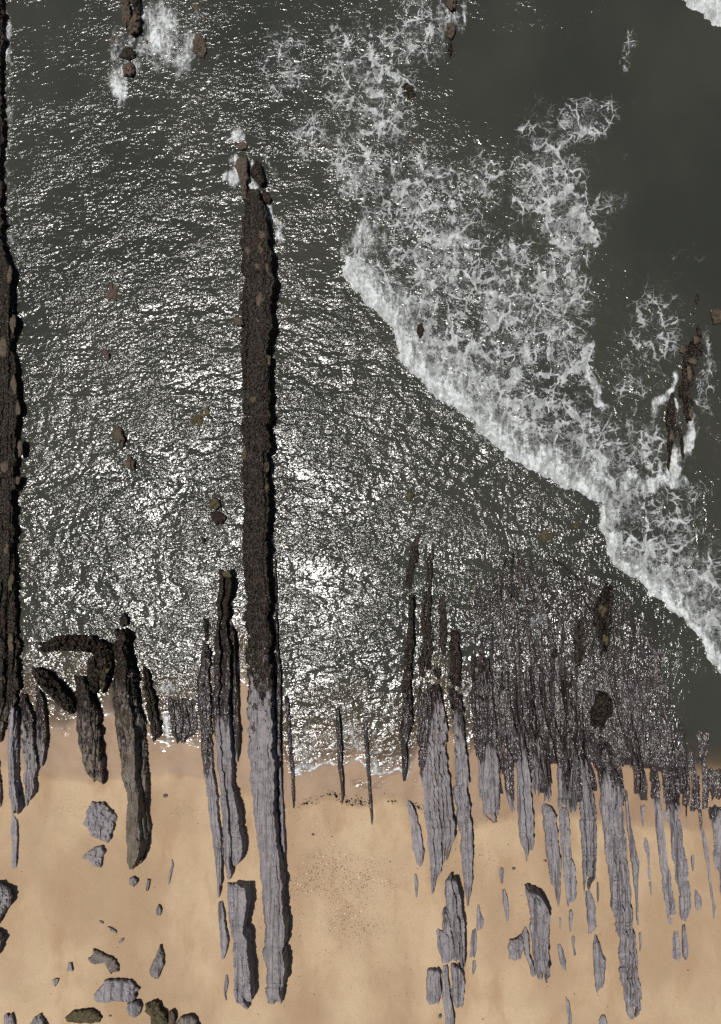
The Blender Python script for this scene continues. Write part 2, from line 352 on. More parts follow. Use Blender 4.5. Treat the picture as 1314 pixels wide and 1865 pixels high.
FOAM = [(645, 330, 38, 50, 20, .62), (668, 440, 45, 60, 0, .75), (735, 420, 60, 60, 0, .45), (700, 250, 50, 50, 0, .4), (835, 430, 50, 110, 0, .5), (760, 560, 60, 60, 0, .25),
        (590, 250, 24, 50, 10, .55), (700, 130, 50, 60, 0, .3), (905, 560, 70, 80, 30, .4), (1020, 580, 30, 90, -5, .42), (1040, 430, 22, 70, 0, .45), (1072, 690, 9, 50, -32, 1.1), (1098, 735, 7, 20, -35, .9),
        (290, 60, 40, 75, 0, .95), (265, 20, 22, 30, 0, .8), (340, 95, 26, 50, 0, .8), (222, 150, 18, 50, -8, 1.0), (212, 90, 14, 60, 0, .6), (240, 105, 22, 45, 0, .7), (330, 130, 14, 30, 20, .7), (350, 30, 30, 30, 0, .45),
        (438, 246, 14, 12, 0, 1.2), (428, 285, 12, 16, 0, .9), (424, 322, 15, 22, 0, 1.25), (460, 300, 9, 22, 0, .7), (459, 345, 12, 26, -25, 1.1), (486, 395, 14, 26, -25, 1.2), (510, 432, 10, 24, -40, 1.0), (495, 300, 8, 40, -30, .55),
        (812, 40, 32, 48, 0, .65), (800, 90, 20, 30, 20, .5), (840, 30, 10, 50, 0, .7), (9, 60, 12, 120, 0, .72), (12, 250, 12, 180, 0, .62), (22, 430, 16, 50, 0, .6), (22, 560, 14, 200, 0, .35),
        (1224, 700, 9, 18, 20, 1.2), (1205, 730, 14, 34, 25, 1.0), (1232, 735, 4, 40, -8, 1.1), (1155, 775, 14, 40, 0, .7), (1184, 780, 22, 40, 0, .55), (1233, 850, 12, 42, 0, 1.3), (1256, 800, 12, 50, 8, 1.15),
        (1195, 880, 60, 18, -5, .95), (1240, 885, 22, 14, -35, 1.0), (1150, 880, 30, 28, 0, .85), (1125, 760, 14, 40, -25, .5), (1290, 640, 12, 60, 0, .6), (1250, 570, 26, 40, 0, .3), (1215, 590, 30, 50, 0, .35),
        (1120, 950, 34, 50, 0, .55), (1290, 1050, 22, 100, 0, .5), (1290, 900, 20, 60, 0, .3), (750, 960, 20, 40, 0, .42), (975, 1130, 45, 26, -25, .50), (1065, 1270, 30, 25, 0, .28),
        (560, 1360, 34, 60, 0, .62), (555, 1402, 28, 12, 0, .9), (690, 1390, 32, 20, 0, .7), (590, 1385, 20, 20, 0, .4), (650, 1390, 10, 14, 0, .5), (298, 1330, 8, 34, 0, .9), (310, 1255, 24, 22, 0, .6), (438, 1215, 6, 22, 0, .85), (852, 1260, 6, 90, 2, .62), (745, 1390, 16, 22, 0, .5),
        (55, 1190, 20, 50, 0, .42), (70, 1255, 20, 20, 0, .4), (260, 1130, 22, 40, 0, .38), (395, 850, 20, 60, 0, .28), (395, 1000, 30, 70, 0, .35), (370, 1080, 30, 60, 0, .3), (510, 620, 12, 120, 0, .28), (505, 1010, 14, 60, 0, .4), (515, 1150, 12, 90, 0, .38), (520, 1250, 12, 70, 0, .4), (490, 500, 12, 60, 0, .2), (210, 510, 16, 34, 0, .35), (210, 670, 16, 34, 0, .3), (225, 800, 18, 34, 0, .3), (640, 1340, 95, 48, 0, .5), (790, 1130, 30, 60, 0, .30), (1190, 1400, 60, 14, 0, .2)]
ROUGH = [(1230, 200, 200, 420, 0, -.75), (880, 130, 60, 90, 0, -.5), (950, 180, 90, 80, 0, -.5), (100, 80, 120, 100, 0, -.35), (580, 30, 70, 60, 0, -.2), (870, 870, 60, 14, -35, -.7), (600, 1035, 90, 16, 3, -.55), (570, 460, 60, 40, 0, -.35),
         (160, 945, 60, 30, 0, -.4), (1290, 1330, 40, 100, 0, -.8), (650, 1180, 170, 110, 0, .25), (960, 1020, 150, 130, 0, .75), (800, 980, 120, 160, 0, .35), (1170, 1160, 90, 140, 30, .9), (1080, 1000, 60, 90, 0, .3), (640, 700, 90, 130, 0, .2), (90, 900, 50, 260, 0, .15), (400, 900, 60, 130, 0, .2), (160, 1240, 50, 25, 0, -.25), (195, 1290, 16, 30, 0, -.9), (110, 1322, 30, 12, 0, -.9), (590, 600, 60, 50, 0, .1), (460, 225, 110, 18, 12, .35), (1050, 120, 200, 90, 0, -.4)]
def build_sea():
    X = axis(-16.6, 12.4, .042, 1500); Y = axis(-7.6, 22.5, .042, 1500)
    XX, YY = np.meshgrid(X, Y); x, y = Q(XX, YY)
    x = np.clip(x, -1500, 2800); y = np.clip(y, -2500, 2000)
    far = sst(1400, 2600, np.hypot(x - 650, y - 900)); near = 1 - far
    jx = x + fbm(x / 38, y / 38, 31, 4, .62) * 14; jy = y + fbm(x / 38, y / 38, 41, 4, .62) * 14
    foam = np.zeros(x.shape); lace = np.zeros(x.shape); rough = np.ones(x.shape); z = np.zeros(x.shape)
    for b in LACE: lace = np.maximum(lace, blob(jx, jy, *b[:5], p=1.1) * b[5] * .95)
    for b in FOAM: foam = np.maximum(foam, blob(jx, jy, *b[:5], p=1.1) * b[5] * (.93 if b[1] < 1000 else .97))
    for b in ROUGH: rough = rough + blob(jx, jy, *b[:5], p=1.5) * b[5]
    for i, (pts, h, wd, tail, stg) in enumerate(FRONTS):
        ex = x + noise(x / 45, y / 45, 56) * 8 + noise(x / 15, y / 15, 51) * 5 + noise(x / 6, y / 6, 52) * 2; ey = y + noise(x / 15, y / 15, 53) * 4 + noise(x / 6, y / 6, 54) * 2
        d, sg, t = polydist(ex, ey, pts)
        d = np.where(sg < 0, d, -d)                       # positive behind the front
        endf = sst(-.03, .03, t) * sst(1.03, .99, t) if i < 2 else 1.0
        tl = tail * (.55 + .6 * sst(0, .6, t)) * (1 + .25 * fbm(x / 60, y / 60, 61))
        f = np.where(d > 0, np.where(d < wd * .55, 1.18, .55 + .68 * np.exp(-(d - wd * .55) / (wd * .9))), 0) * sst(tl * 1.4, tl * .35, d)
        foam = np.maximum(foam, f * stg * endf * near)
        lace = np.maximum(lace, np.where(d > 0, sst(tl * 2, tl * .6, d) * .85, 0) * endf * near)
        z = z + h * endf * near * np.where(d > 0, sst(-1, wd * .5, d) * np.exp(-d / (wd * 2.2)), 0)
        rough = rough * np.where((d > 0) & (d < tl * 1.5), .75, 1)
    sh = shore(x) - y + fbm(x / 14, y / 30, 45) * 5
    foam = np.maximum(foam, .95 * np.exp(-((sh - 3) / 3.5) ** 2) * sst(515, 530, x) * sst(765, 745, x) + .5 * np.exp(-((sh - 3) / 4) ** 2) * sst(40, 60, x) * (x < 500))
    sh2 = sh + fbm(x / 30, y / 30, 46) * 14
    foam = np.maximum(foam, .62 * np.exp(-((sh2 - 26) / 4.0) ** 2) * sst(515, 530, x) * sst(765, 745, x))
    rough = rough * (1 - .65 * sst(30, 0, sh))
    frontal = np.clip(foam, 0, 1.4)
    swash = sst(70, 0, shore(x) - y); rough = np.clip(rough, .12, 1.5)
    # long swell and chop as real relief
    sw = fbm(x / 62 + y / 200, y / 30 - x / 160, 71, 3) * 1.1 + fbm(x / 21, y / 14, 75, 3) * .52 + noise(x / 9, y / 7, 79) * .12
    z = z + sw * rough * near * (1 - swash * .8) + frontal * (fbm(x / 7, y / 7, 91, 3) * .8 + .5)
    z = z + far * noise(x / 80, y / 40, 5) * 1.0
    dep = np.maximum(z * (1 - swash) - sandz(x, y), 0)
    redge = np.interp(y, [1010, 1060, 1110, 1150, 1200, 1260, 1320, 1392], [1020, 1130, 1180, 1212, 1240, 1252, 1266, 1286])
    shelf = sst(852, 866, jx) * sst(redge + 14 + fbm(x / 16, y / 22, 89) * 22, redge - 46 + fbm(x / 16, y / 22, 89) * 22, x) * sst(1000, 1075, jy + fbm(x / 14, y / 40, 90) * 30)
    dep = np.where(shelf > 0, dep * (1 - shelf) + np.minimum(dep, 1.7) * shelf, dep)
    vert = np.clip(blob(jx, jy, 980, 1080, 190, 160, 0, 2) + blob(jx, jy, 1180, 1270, 120, 150, 0, 2) + blob(jx, jy, 560, 1200, 60, 150) * .3 + blob(jx, jy, 800, 1180, 60, 120) * .8, 0, 1)
    z = z + shelf * sst(1300, 1150, y + fbm(x / 9, y / 140, 88) * 45) * (2.6 + noise(x / 8, y / 90, 87) * 1.1)
    rough = rough * (1 + .25 * shelf)
    sx, sy = Q(XX, YY)
    keep = (sy < 1475) | (np.abs(sx) > 3000)
    V = np.stack([XX, YY, z * U], -1).reshape(-1, 3)
    F = grid_faces(len(Y), len(X))[:, ::-1]
    k = keep.ravel()[F].all(1) & (V[:, 1][F].min(1) > -7.7)
    F = F[k]; used = np.zeros(len(V), bool); used[F.ravel()] = True
    idx = np.cumsum(used) - 1; F = idx[F]
    at = {n: a.ravel()[used] for n, a in dict(shelf=shelf, depth=dep, foam=foam, lace=lace, rough=rough, vert=vert).items()}
    tag(link('sea_water', make_mesh('sea_water', V[used], F, at, True), M_WATER), kind='structure')
build_sea()

# ------------------------------------------------------------------ rocks
def interp_rows(rows):
    r = np.array([[float(v) for v in q.split()] for q in rows.split(',')]); return r
CNT = [0]
def layer_mesh(name, PX, PY, Z, base, attrs, loc, flare):
    """closed-sided block: relief on top, ragged sides that run down below the sand or the water"""
    n, m = PX.shape
    W = P(PX, PY, Z)
    V = [W.reshape(-1, 3)]; F = [grid_faces(n, m)]
    idx = np.arange(n * m).reshape(n, m)
    ring = np.concatenate([idx[0, :], idx[1:, -1], idx[-1, -2::-1], idx[-2:0:-1, 0]])
    RW = V[0][ring]; nr = len(ring); cen = W.reshape(-1, 3).mean(0)
    nx = np.roll(RW, -2, 0) - np.roll(RW, 2, 0); nrm = np.stack([nx[:, 1], -nx[:, 0]], -1)
    nrm /= (np.linalg.norm(nrm, axis=1, keepdims=True) + 1e-6)
    area = np.sum(RW[:, 0] * np.roll(RW[:, 1], -1) - np.roll(RW[:, 0], -1) * RW[:, 1])
    if area < 0: nrm = -nrm
    zb = base.reshape(-1)[ring] * U
    prev = ring; off = n * m; levels = (.45, .8, 1.0)
    for q, lv in enumerate(levels):
        bot = zb - 6 * U
        hgt = RW[:, 2] - zb
        zz = RW[:, 2] * (1 - lv) + bot * lv
        k = np.arange(nr); j = noise(k / 3.0, q * 3.1 + CNT[0], 7) * .35 + .65
        o = (hgt * flare * lv * j + .004)[:, None] * nrm
        R = np.column_stack([RW[:, :2] + o, zz]); V.append(R)
        cur = np.arange(nr) + off; off += nr
        F.append(np.stack([prev, np.roll(prev, -1), np.roll(cur, -1), cur], -1)); prev = cur
    V = np.concatenate(V); F = np.concatenate(F)
    if area > 0: F = F[:, ::-1] * 1
    A = {k: np.concatenate([a.reshape(-1)] + [a.reshape(-1)[ring]] * len(levels)) for k, a in attrs.items()}
    # orient outwards
    a, b, c = V[F[0, 0]], V[F[0, 1]], V[F[0, 2]]
    if np.cross(b - a, c - b)[2] < 0: F = F[:, ::-1]
    return make_mesh(name, V - np.array(loc), F, A, False)
def attrs_at(PX, PY, tint, alg0, wetb):
    wet = .5 + (rockwet(np.clip(PX, -400, 1700)) + wetb - PY + fbm(PX / 9, PY / 45, 15) * 14) / 70
    alg = .5 + (alg0 - PY + fbm(PX / 14, PY / 60, 16) * 45) / 360
    return {'wet': np.clip(wet, 0, 1), 'algae': np.clip(alg, 0, 1), 'tint': np.full(PX.shape, tint) * (.8 + .2 * noise(PX / 20, PY / 20, 3)).clip(0, 1)}
def relief(PX, PY, T, Uc, h, prof, seed, w, soft=1.0):
    e = np.minimum(Uc, 1 - Uc)
    if prof == 'dip': z = h * (.30 + .70 * Uc ** .8) * sst(-.02, .16, Uc)
    elif prof == 'dome': z = h * np.sqrt(np.clip(1 - np.abs(2 * Uc - 1) ** 2.6, 0.02, 1))
    else: z = h * sst(-.05, .22, e)
    a = (.055 * min(h, 18) + .45) * soft
    z = z + fbm(PX / 6.5 + fbm(PX / 60, PY / 140, seed) * 1.5, PY / 150, seed + 1, 3) * a * 1.5
    z = z + fbm(PX / 7, PY / 15, seed + 2, 3) * a * .55
    z = z + (noise(PX / 4.2 + noise(PX / 60, PY / 70, seed + 5) * 1.5, PY / 120, seed + 3) > .15) * a * .9
    z = z - (noise(PX / 4, PY / 6, seed + 4) > .62) * a * .7
    tr = fbm(PX / 11 + noise(PX / 80, PY / 120, seed + 21) * 1.0, PY / 260, seed + 22, 2) * 2.8
    z = z + (np.floor(tr) + sst(.78, 1.0, tr - np.floor(tr))) * min(h, 13) * .15 * soft
    cr = noise(PX / 22, PY / 9 + noise(PX / 9, PY / 30, seed + 31), seed + 30)        # cross joints
    z = z - (np.abs(cr) < .03) * (noise(PX / 30, PY / 60, seed + 32) > .25) * a * 1.4 * (soft > .58)
    return z
def crust(PX, PY, alg0, wet, seed):
    k = sst(-60, 90, alg0 - PY)
    lum = fbm(PX / 8, PY / 9, seed + 61, 3); big = np.maximum(noise(PX / 13, PY / 17, seed + 64), 0)
    return k * (lum * 1.5 + big * 2.2)
def ridge(name, label, group, h, prof, splits, tint, alg0, rows, wetb=0, cat='rock', jag=1.0, flare=.10, clumps=(), lay='rock_layer', endp=14, ramp=0, zlow=0., vary=.34, cuts=None, gapw=.45, lean=.14, soft=1.0):
    CNT[0] += 1; seed = CNT[0] * 13
    if group == GR_SHELF: soft = .57; gapw = max(gapw, 1.9); lean = max(lean, .35)
    r = interp_rows(rows); y0, y1 = r[0, 0], r[-1, 0]
    ys = np.arange(y0, y1 + .1, 1.7); xl = np.interp(ys, r[:, 0], r[:, 1]); xr = np.interp(ys, r[:, 0], r[:, 2])
    w = xr - xl; ja = np.clip(w * .07, .35, 1.9) * jag * (1 + .9 * sst(20, -100, ys - alg0)); h = h * ((.62 if h > 12 else .8) if not (ramp == 90) else 1.05)
    xl = xl + (noise(ys / 23, 0 * ys, seed) + .7 * noise(ys / 10, 0 * ys, seed + 9) * noise(ys / 40, 0 * ys, seed + 3) * 2 + .4 * noise(ys / 3.2, 0 * ys, seed + 1)) * ja
    xr = xr + (noise(ys / 23, 0 * ys + 5, seed) + .7 * noise(ys / 10, 0 * ys + 5, seed + 9) * noise(ys / 40, 0 * ys, seed + 4) * 2 + .4 * noise(ys / 3.2, 0 * ys + 5, seed + 1)) * ja
    blk = lambda k, q: (_h(np.floor((ys + noise(ys / 30, 0 * ys, seed + 50) * 12) / q), 0 * ys + k, seed) - .5)
    xr = xr + (blk(1, 19) * 1.6 + blk(2, 7) * .9) * ja; xl = xl + (blk(3, 23) * 1.3 + blk(4, 8) * .7) * ja
    mid = (xl + xr) / 2; xr = np.maximum(xr, xl + 1.2)
    bounds = [0.0] + list(splits) + [1.0]
    cx, cy = float(np.mean(mid)), float(np.mean(ys)); cz = max(float(sandz(np.array(cx), np.array(cy))), -3.)
    loc = tuple(float(v) for v in P(cx, cy, cz))
    multi = len(bounds) > 2 or clumps
    root = link(name, None, None, None, loc) if multi else None
    L_ = y1 - y0; L = min(endp, (y1 - y0) * .3); e = np.sqrt(np.clip(np.minimum(ys - y0 + .6, y1 - ys + .6) / L, .01, 1))
    rng = np.random.RandomState(seed); wide_ = int(np.argmax(np.diff(bounds)))
    for i in range(len(bounds) - 1):
        ua, ub = bounds[i], bounds[i + 1]
        wob = lambda u, k: u if u in (0.0, 1.0) else u + (noise(ys / 42, 0 * ys + k, seed + 7) * min(.07, 3.2 / np.max(w)) + noise(ys / 8, 0 * ys + k, seed + 8) * min(.03, .9 / np.max(w)))
        A_, B_ = wob(ua, i), wob(ub, i + 1)
        sl = slice(None)
        # layers end raggedly, not all at the same place
        if multi and i % 2 == 1 and len(ys) > 40: sl = slice(int(len(ys) * rng.uniform(0, .05)), int(len(ys) * rng.uniform(.93, 1.0)))
        if cuts: sl = slice(int(len(ys) * rng.uniform(0, .06)), int(len(ys) * rng.uniform(*cuts)))
        yy = ys[sl]; a_, b_ = (xl + w * A_)[sl], (xl + w * B_)[sl]
        gap = gapw if 0 < i else 0.0
        a_ = a_ + gap; b_ = np.maximum(b_, a_ + .9)
        m = int(np.clip(np.max(b_ - a_) / 1.35, 3, 60)) + 1
        t = np.linspace(0, 1, m)[None, :]
        PX = a_[:, None] + (b_ - a_)[:, None] * t; PY = yy[:, None] + 0 * t + noise(PX / 3, yy[:, None] / 3, seed) * .5 + (noise(PX / 4.5, 0 * PX, seed + 41) * 5 + noise(PX / 2, 0 * PX, seed + 42) * 2) * (np.exp(-(y1 - yy) / 9) - .6 * np.exp(-(yy - y0) / 9))[:, None] * min(1, L_ / 60)
        Uc = np.clip((PX - xl[sl][:, None]) / np.maximum((xr - xl)[sl][:, None], 1), 0, 1)
        hh = h * (1 + (rng.rand() - .5) * (vary if multi else 0))
        z = relief(PX, PY, t, Uc, hh, prof, seed + i * 5, w, soft)
        if multi and prof != 'dome' and len(bounds) > 2: z = z + (t - .5) * h * lean           # every bed leans
        z = z + crust(PX, PY, alg0, 0, seed)
        es = (e * (sst(y0 - 4, y0 + ramp, ys) * .9 + .1 if ramp else 1))[sl].copy(); 
        if (sl.start or 0) > 0 or (sl.stop or 0) > 0: es = np.minimum(es, np.sqrt(np.clip(np.minimum(yy - yy[0] + .5, yy[-1] - yy + .5) / 8, .02, 1)))
        z = z * es[:, None]
        base = np.maximum(sandz(PX, PY), -8 + 0 * PX) if prof != 'sub' else sandz(PX, PY)
        Z = np.maximum(sandz(PX, PY), zlow) + z
        me = layer_mesh(lay if multi else name, PX, PY, Z, base, attrs_at(PX, PY, tint, alg0, wetb), loc, flare)
        if multi: link(lay if lay != 'rock_layer' or i != wide_ else 'rock_slab', me, M_ROCK, root)
        else: root = link(name, me, M_ROCK, None, loc)
    for (bx, by, ra, rb, ang, mat) in clumps:
        # lumpy crust of weed and mussels sitting on the ridge
        u = (bx - np.interp(by, ys, xl)) / max(1., float(np.interp(by, ys, xr - xl))); u = min(max(u, .1), 1.)
        zz = max(float(sandz(np.array(bx), np.array(by))), 0) + h * ((.30 + .70 * u ** .8) if prof == 'dip' else .85) * .9 + 1
        lump('mussel_clump', bx, by, ra, rb, ang, zz, min(ra, rb) * .7, mat, root, loc, jag=.20, n=30)
    tag(root, label, cat, group, 'thing')
    return root
def lump(name, cx, cy, ra, rb, ang, zb, h, mat, parent, loc, attrs=None, n=26, mrings=9, jag=.16):
    CNT[0] += 1; s = CNT[0] * 7
    th = np.linspace(0, 2 * np.pi, n, endpoint=False)[:, None]; r = (np.linspace(0.02, 1, mrings) ** .8)[None, :]
    rr = r * (1 + jag * 1.6 * noise(np.cos(th) * 1.3 + 5, np.sin(th) * 1.3 + s, s) + jag * noise(np.cos(th) * 3, np.sin(th) * 3 + s, s + 1))
    u, v = rr * np.cos(th) * ra, rr * np.sin(th) * rb
    c, q = math.cos(math.radians(ang)), math.sin(math.radians(ang))
    PX, PY = cx + u * c - v * q, cy + u * q + v * c
    Z = zb + h * np.sqrt(np.clip(1 - r ** 2.6, 0, 1)) * (1 + .25 * noise(PX / 5, PY / 5, s + 2)) + noise(PX / 3, PY / 3, s + 3) * h * .07 - (r > .99) * (h * .3 + 3)
    V = P(PX, PY, Z).reshape(-1, 3)
    i = np.arange(n)[:, None] * mrings + np.arange(mrings - 1)[None, :]; j = np.roll(np.arange(n), -1)[:, None] * mrings + np.arange(mrings - 1)[None, :]
    F = np.stack([i, i + 1, j + 1, j], -1).reshape(-1, 4)
    a, b, c_ = V[F[3, 0]], V[F[3, 1]], V[F[3, 2]]
    if np.cross(b - a, c_ - b)[2] < 0: F = F[:, ::-1]
    me = make_mesh(name, V - np.array(loc), F, attrs, True)
    return link(name, me, mat, parent, loc)
def boulder(name, label, group, h, tint, alg0, pts, wetb=0, cat='rock', zoff=0, n=72, spur=1.0, mat=None):
    if wetb == -100: spur = 2.2
    """free outline (closed polygon of survey points) domed to height h"""
    CNT[0] += 1; s = CNT[0] * 11
    p = np.array([[float(v) for v in q.split()] for q in pts.split(',')])
    cx, cy = p.mean(0); q = np.vstack([p, p[:1]]); seg = np.hypot(*np.diff(q, axis=0).T); cum = np.concatenate([[0], np.cumsum(seg)])
    n = int(np.clip(cum[-1] / 2.0, 22, 150)); t = np.linspace(0, cum[-1], n, endpoint=False)
    bx, by = np.interp(t, cum, q[:, 0]), np.interp(t, cum, q[:, 1])
    R = float(np.mean(np.hypot(bx - cx, by - cy))); mr = int(np.clip(R / 1.5, 5, 26)); h = h * (.75 if h > 12 else .9)
    jg = (noise(t / 11, 0 * t, s + 8) + noise(t / 6, 0 * t, s) * .8 + .6 * noise(t / 3, 0 * t, s + 1)) * min(2.2, R * .10) / R
    r = (np.linspace(.01, 1, mr) ** .85)[None, :]
    PX = cx + (bx - cx)[:, None] * r * (1 + jg[:, None] * r); PY = cy + (by - cy)[:, None] * r * (1 + jg[:, None] * r)
    z = h * np.sqrt(np.clip(1 - .9 * r ** 3.4, 0, 1)); a = (.13 * h + .5) * spur
    z = z + fbm(PX / 9, PY / 9, s + 2, 4) * a + (noise(PX / 6, PY / 9, s + 3) > .2) * a * .6 - (noise(PX / 3.4, PY / 3.8, s + 5) > .5) * a * .5
    base = sandz(PX, PY); Z = np.maximum(base, 0) + zoff + z * (1 - .75 * (r > .99))
    cz = float(np.max(np.maximum(base, -3))); loc = tuple(float(v) for v in P(cx, cy, cz))
    W = P(PX, PY, Z); at = attrs_at(PX, PY, tint, alg0, wetb)
    low = W[:, -1].copy(); low[:, :2] += (low[:, :2] - W.reshape(-1, 3).mean(0)[:2]) * .03; low[:, 2] = np.maximum(base[:, -1], -12) * U - .12
    W = np.concatenate([W, low[:, None]], 1); at = {k: np.concatenate([v, v[:, -1:]], 1) for k, v in at.items()}
    m = mr + 1; i = np.arange(n)[:, None] * m + np.arange(m - 1)[None, :]; j = np.roll(np.arange(n), -1)[:, None] * m + np.arange(m - 1)[None, :]
    F = np.stack([i, i + 1, j + 1, j], -1).reshape(-1, 4); V = W.reshape(-1, 3)
    aa, bb, cc = V[F[2, 0]], V[F[2, 1]], V[F[2, 2]]
    if np.cross(bb - aa, cc - bb)[2] < 0: F = F[:, ::-1]
    o = link(name, make_mesh(name, V - np.array(loc), F, at, False), mat or M_ROCK, None, loc)
    return tag(o, label, cat, group, 'thing')
def spine(s, step=None):
    """centre line with half widths -> outline string"""
    p = np.array([[float(v) for v in q.split()] for q in s.split(',')]); d = np.gradient(p[:, :2], axis=0)
    nn = np.stack([-d[:, 1], d[:, 0]], -1); nn /= np.linalg.norm(nn, axis=1, keepdims=True)
    a, b = p[:, :2] + nn * p[:, 2:3], p[:, :2] - nn * p[:, 2:3]
    t0 = p[0, :2] - d[0] / np.linalg.norm(d[0]) * p[0, 2] * .8; t1 = p[-1, :2] + d[-1] / np.linalg.norm(d[-1]) * p[-1, 2] * .8
    o = np.vstack([t0[None], a, t1[None], b[::-1]])
    return ', '.join('%.1f %.1f' % tuple(v) for v in o)

GR_RIDGE = 'long upright rock ridges running down to the sea'
GR_SHELF = 'wet bedded ridges of the rock shelf'
GR_SLIV = 'thin rock slivers poking out of the sand'
GR_BOUL = 'boulders and stones lying on the sand'
GR_SEA = 'rocks awash in the sea'
#ROCKS
exec_rocks = True
def rocks():
    T, O = M_TAN, M_OLIVE
    # ---- main ridge
    r = ridge(jag=1.05, name='rock_ridge', label='longest rock ridge, dark and crusted in the sea, ending as a smooth grey slab', group=GR_RIDGE, h=37, prof='dip', splits=(.86,), soft=.62, tint=.12, alg0=1285, rows=
        '345 440 478, 372 443 478, 400 442 486, 450 442 494, 500 441 496, 560 440 494, 600 440 494, 640 440 486, 700 440 488, 800 440 489, 900 441 487, 1000 442 486, 1100 446 490, 1167 449 492, 1234 451 494, 1300 452 495, 1368 453 497, 1435 456 499, 1465 461 500, 1498 464 501, 1532 467 503, 1565 472 508, 1600 472 511, 1632 476 513, 1666 479 514, 1700 481 517, 1733 481 517, 1790 484 516, 1800 485 514, 1828 486 514',
        clumps=[(437, 586, 9, 9, 0, T), (452, 456, 6, 8, 0, T), (478, 450, 8, 20, 5, T), (474, 486, 11, 9, 0, T), (491, 488, 6, 14, 5, T), (476, 545, 8, 20, 5, T), (490, 560, 4, 24, 0, T), (474, 584, 7, 12, 0, T), (486, 655, 7, 12, 0, T), (487, 690, 5, 14, 0, T), (464, 728, 10, 6, -15, O), (476, 685, 5, 7, 0, T), (480, 430, 8, 12, 0, T), (486, 850, 5, 12, 0, T), (487, 890, 5, 10, 0, O), (446, 830, 5, 10, 0, O)])
    boulder('sea_boulder', 'brown knobbly rock with foam round it at the head of the longest ridge', GR_SEA, 17, 1, 2000, '428 300, 434 287, 448 285, 453 298, 452 312, 455 326, 449 335, 452 350, 448 362, 441 358, 439 335, 434 318', zoff=2, mat=M_TAN)
    boulder('sea_boulder', 'dark humped rock right of the foam split at the head of the longest ridge', GR_SEA, 22, 1, 2000, '459 300, 466 292, 476 300, 482 318, 485 335, 478 342, 466 332, 457 318', zoff=2)
    boulder('sea_boulder', 'small tan rock awash at the very tip of the longest ridge', GR_SEA, 5, 1, 900, '434 262, 442 256, 452 262, 450 272, 440 275, 433 270', zoff=-.5, mat=M_TAN)
    boulder('sea_boulder', 'black low rock in shade beside the upper end of the longest ridge', GR_SEA, 8, 1, 2000, '478 345, 488 350, 496 362, 492 374, 482 370, 476 358')
    ridge('rock_ridge', 'thin dark grey ledge in the shadow along the right side of the longest ridge', GR_RIDGE, 11, 'flat', (), .1, 1230,
        '1020 500 504, 1060 501 505, 1100 501 506, 1160 502 507, 1210 503 512, 1260 503 513, 1330 505 512, 1400 506 514, 1450 508 516, 1500 510 518, 1530 511 519, 1545 512 520, 1562 517 519')
    # ---- left companions of the main ridge
    ridge('rock_ridge', 'narrow dark strip ridge, leftmost of the pair left of the longest ridge', GR_RIDGE, 14, 'flat', (.55,), .05, 1200,
        '1172 369 385, 1234 361 387, 1300 362 388, 1368 365 390, 1400 370 392, 1435 376 397, 1500 383 401, 1532 386 406, 1582 393 405, 1612 395 404, 1634 397 401')
    ridge('rock_ridge', 'broad grey ridge with broken right edge, next left of the longest ridge', GR_RIDGE, 33, 'dip', (.38,), .1, 1235,
        '1038 400 421, 1060 399 422, 1090 396 418, 1135 394 411, 1150 391 414, 1185 389 418, 1250 388 417, 1300 388 418, 1368 393 421, 1401 395 424, 1415 398 420, 1435 400 423, 1468 401 430, 1500 404 434, 1530 408 440, 1550 409 443, 1565 409 440, 1576 410 431, 1590 411 430, 1602 412 428',
        clumps=[(414, 1045, 8, 8, 0, O)])
    ridge('rock_ridge', 'jagged dark fin squeezed between the broad grey ridge and the longest ridge', GR_RIDGE, 24, 'dip', (), .1, 1230,
        '1137 415 424, 1160 414 426, 1200 416 428, 1250 419 431, 1300 421 433, 1340 422 435, 1368 424 435, 1390 426 433')
    ridge('rock_ridge', 'stubby dark rock post in foam above the narrow strip ridge', GR_RIDGE, 14, 'dome', (), .3, 1300, '1126 372 382, 1140 371 384, 1160 373 382, 1170 374 380')
    ridge('rock_slab', 'tall grey block split in two, casting a lumpy shadow left of the slab end', GR_BOUL, 44, 'dip', (.5,), 0, 1100,
        '1609 414 428, 1619 414 446, 1640 415 450, 1666 417 448, 1693 421 443, 1700 422 443, 1713 424 449, 1750 425 451, 1783 426 455, 1813 426 458, 1827 430 458, 1840 452 457', flare=.05)
    ridge('rock_slab', 'flat dark grey sliver shaped like a blade left of the split grey block', GR_BOUL, 9, 'flat', (), 0, 1000, '1643 397 406, 1666 397 409, 1683 398 412, 1699 400 417, 1726 401 417, 1745 403 409')
    ridge('rock_sliver', 'small pointed sliver of rock left of the foot of the split grey block', GR_SLIV, 5, 'dome', (), 0, 1000, '1776 411 415, 1790 409 416, 1803 408 414, 1812 409 412, 1822 411 414')
    ridge('rock_ridge', 'low wet teeth of bedded rock at the water edge left of the strip ridge', GR_SHELF, 7, 'flat', (.22, .45, .7), 0, 1240,
        '1272 305 352, 1300 307 357, 1322 309 359, 1336 311 356, 1346 318 342, 1356 322 334')
    ridge('rock_ridge', 'pair of wet black blades right of the humped ridge, beside a foamy runnel', GR_SHELF, 12, 'dip', (.5,), .3, 1400, '1215 258 266, 1240 260 272, 1280 264 280, 1310 270 288, 1340 276 289, 1352 280 287')
    # ---- wet slivers right of main ridge
    ridge('rock_sliver', 'wet speckled sliver tapering down, first right of the longest ridge', GR_SLIV, 6, 'flat', (), 0, 1240, '1267 519 526, 1330 523 532, 1400 529 536, 1440 531 537, 1470 534 537', jag=1.6)
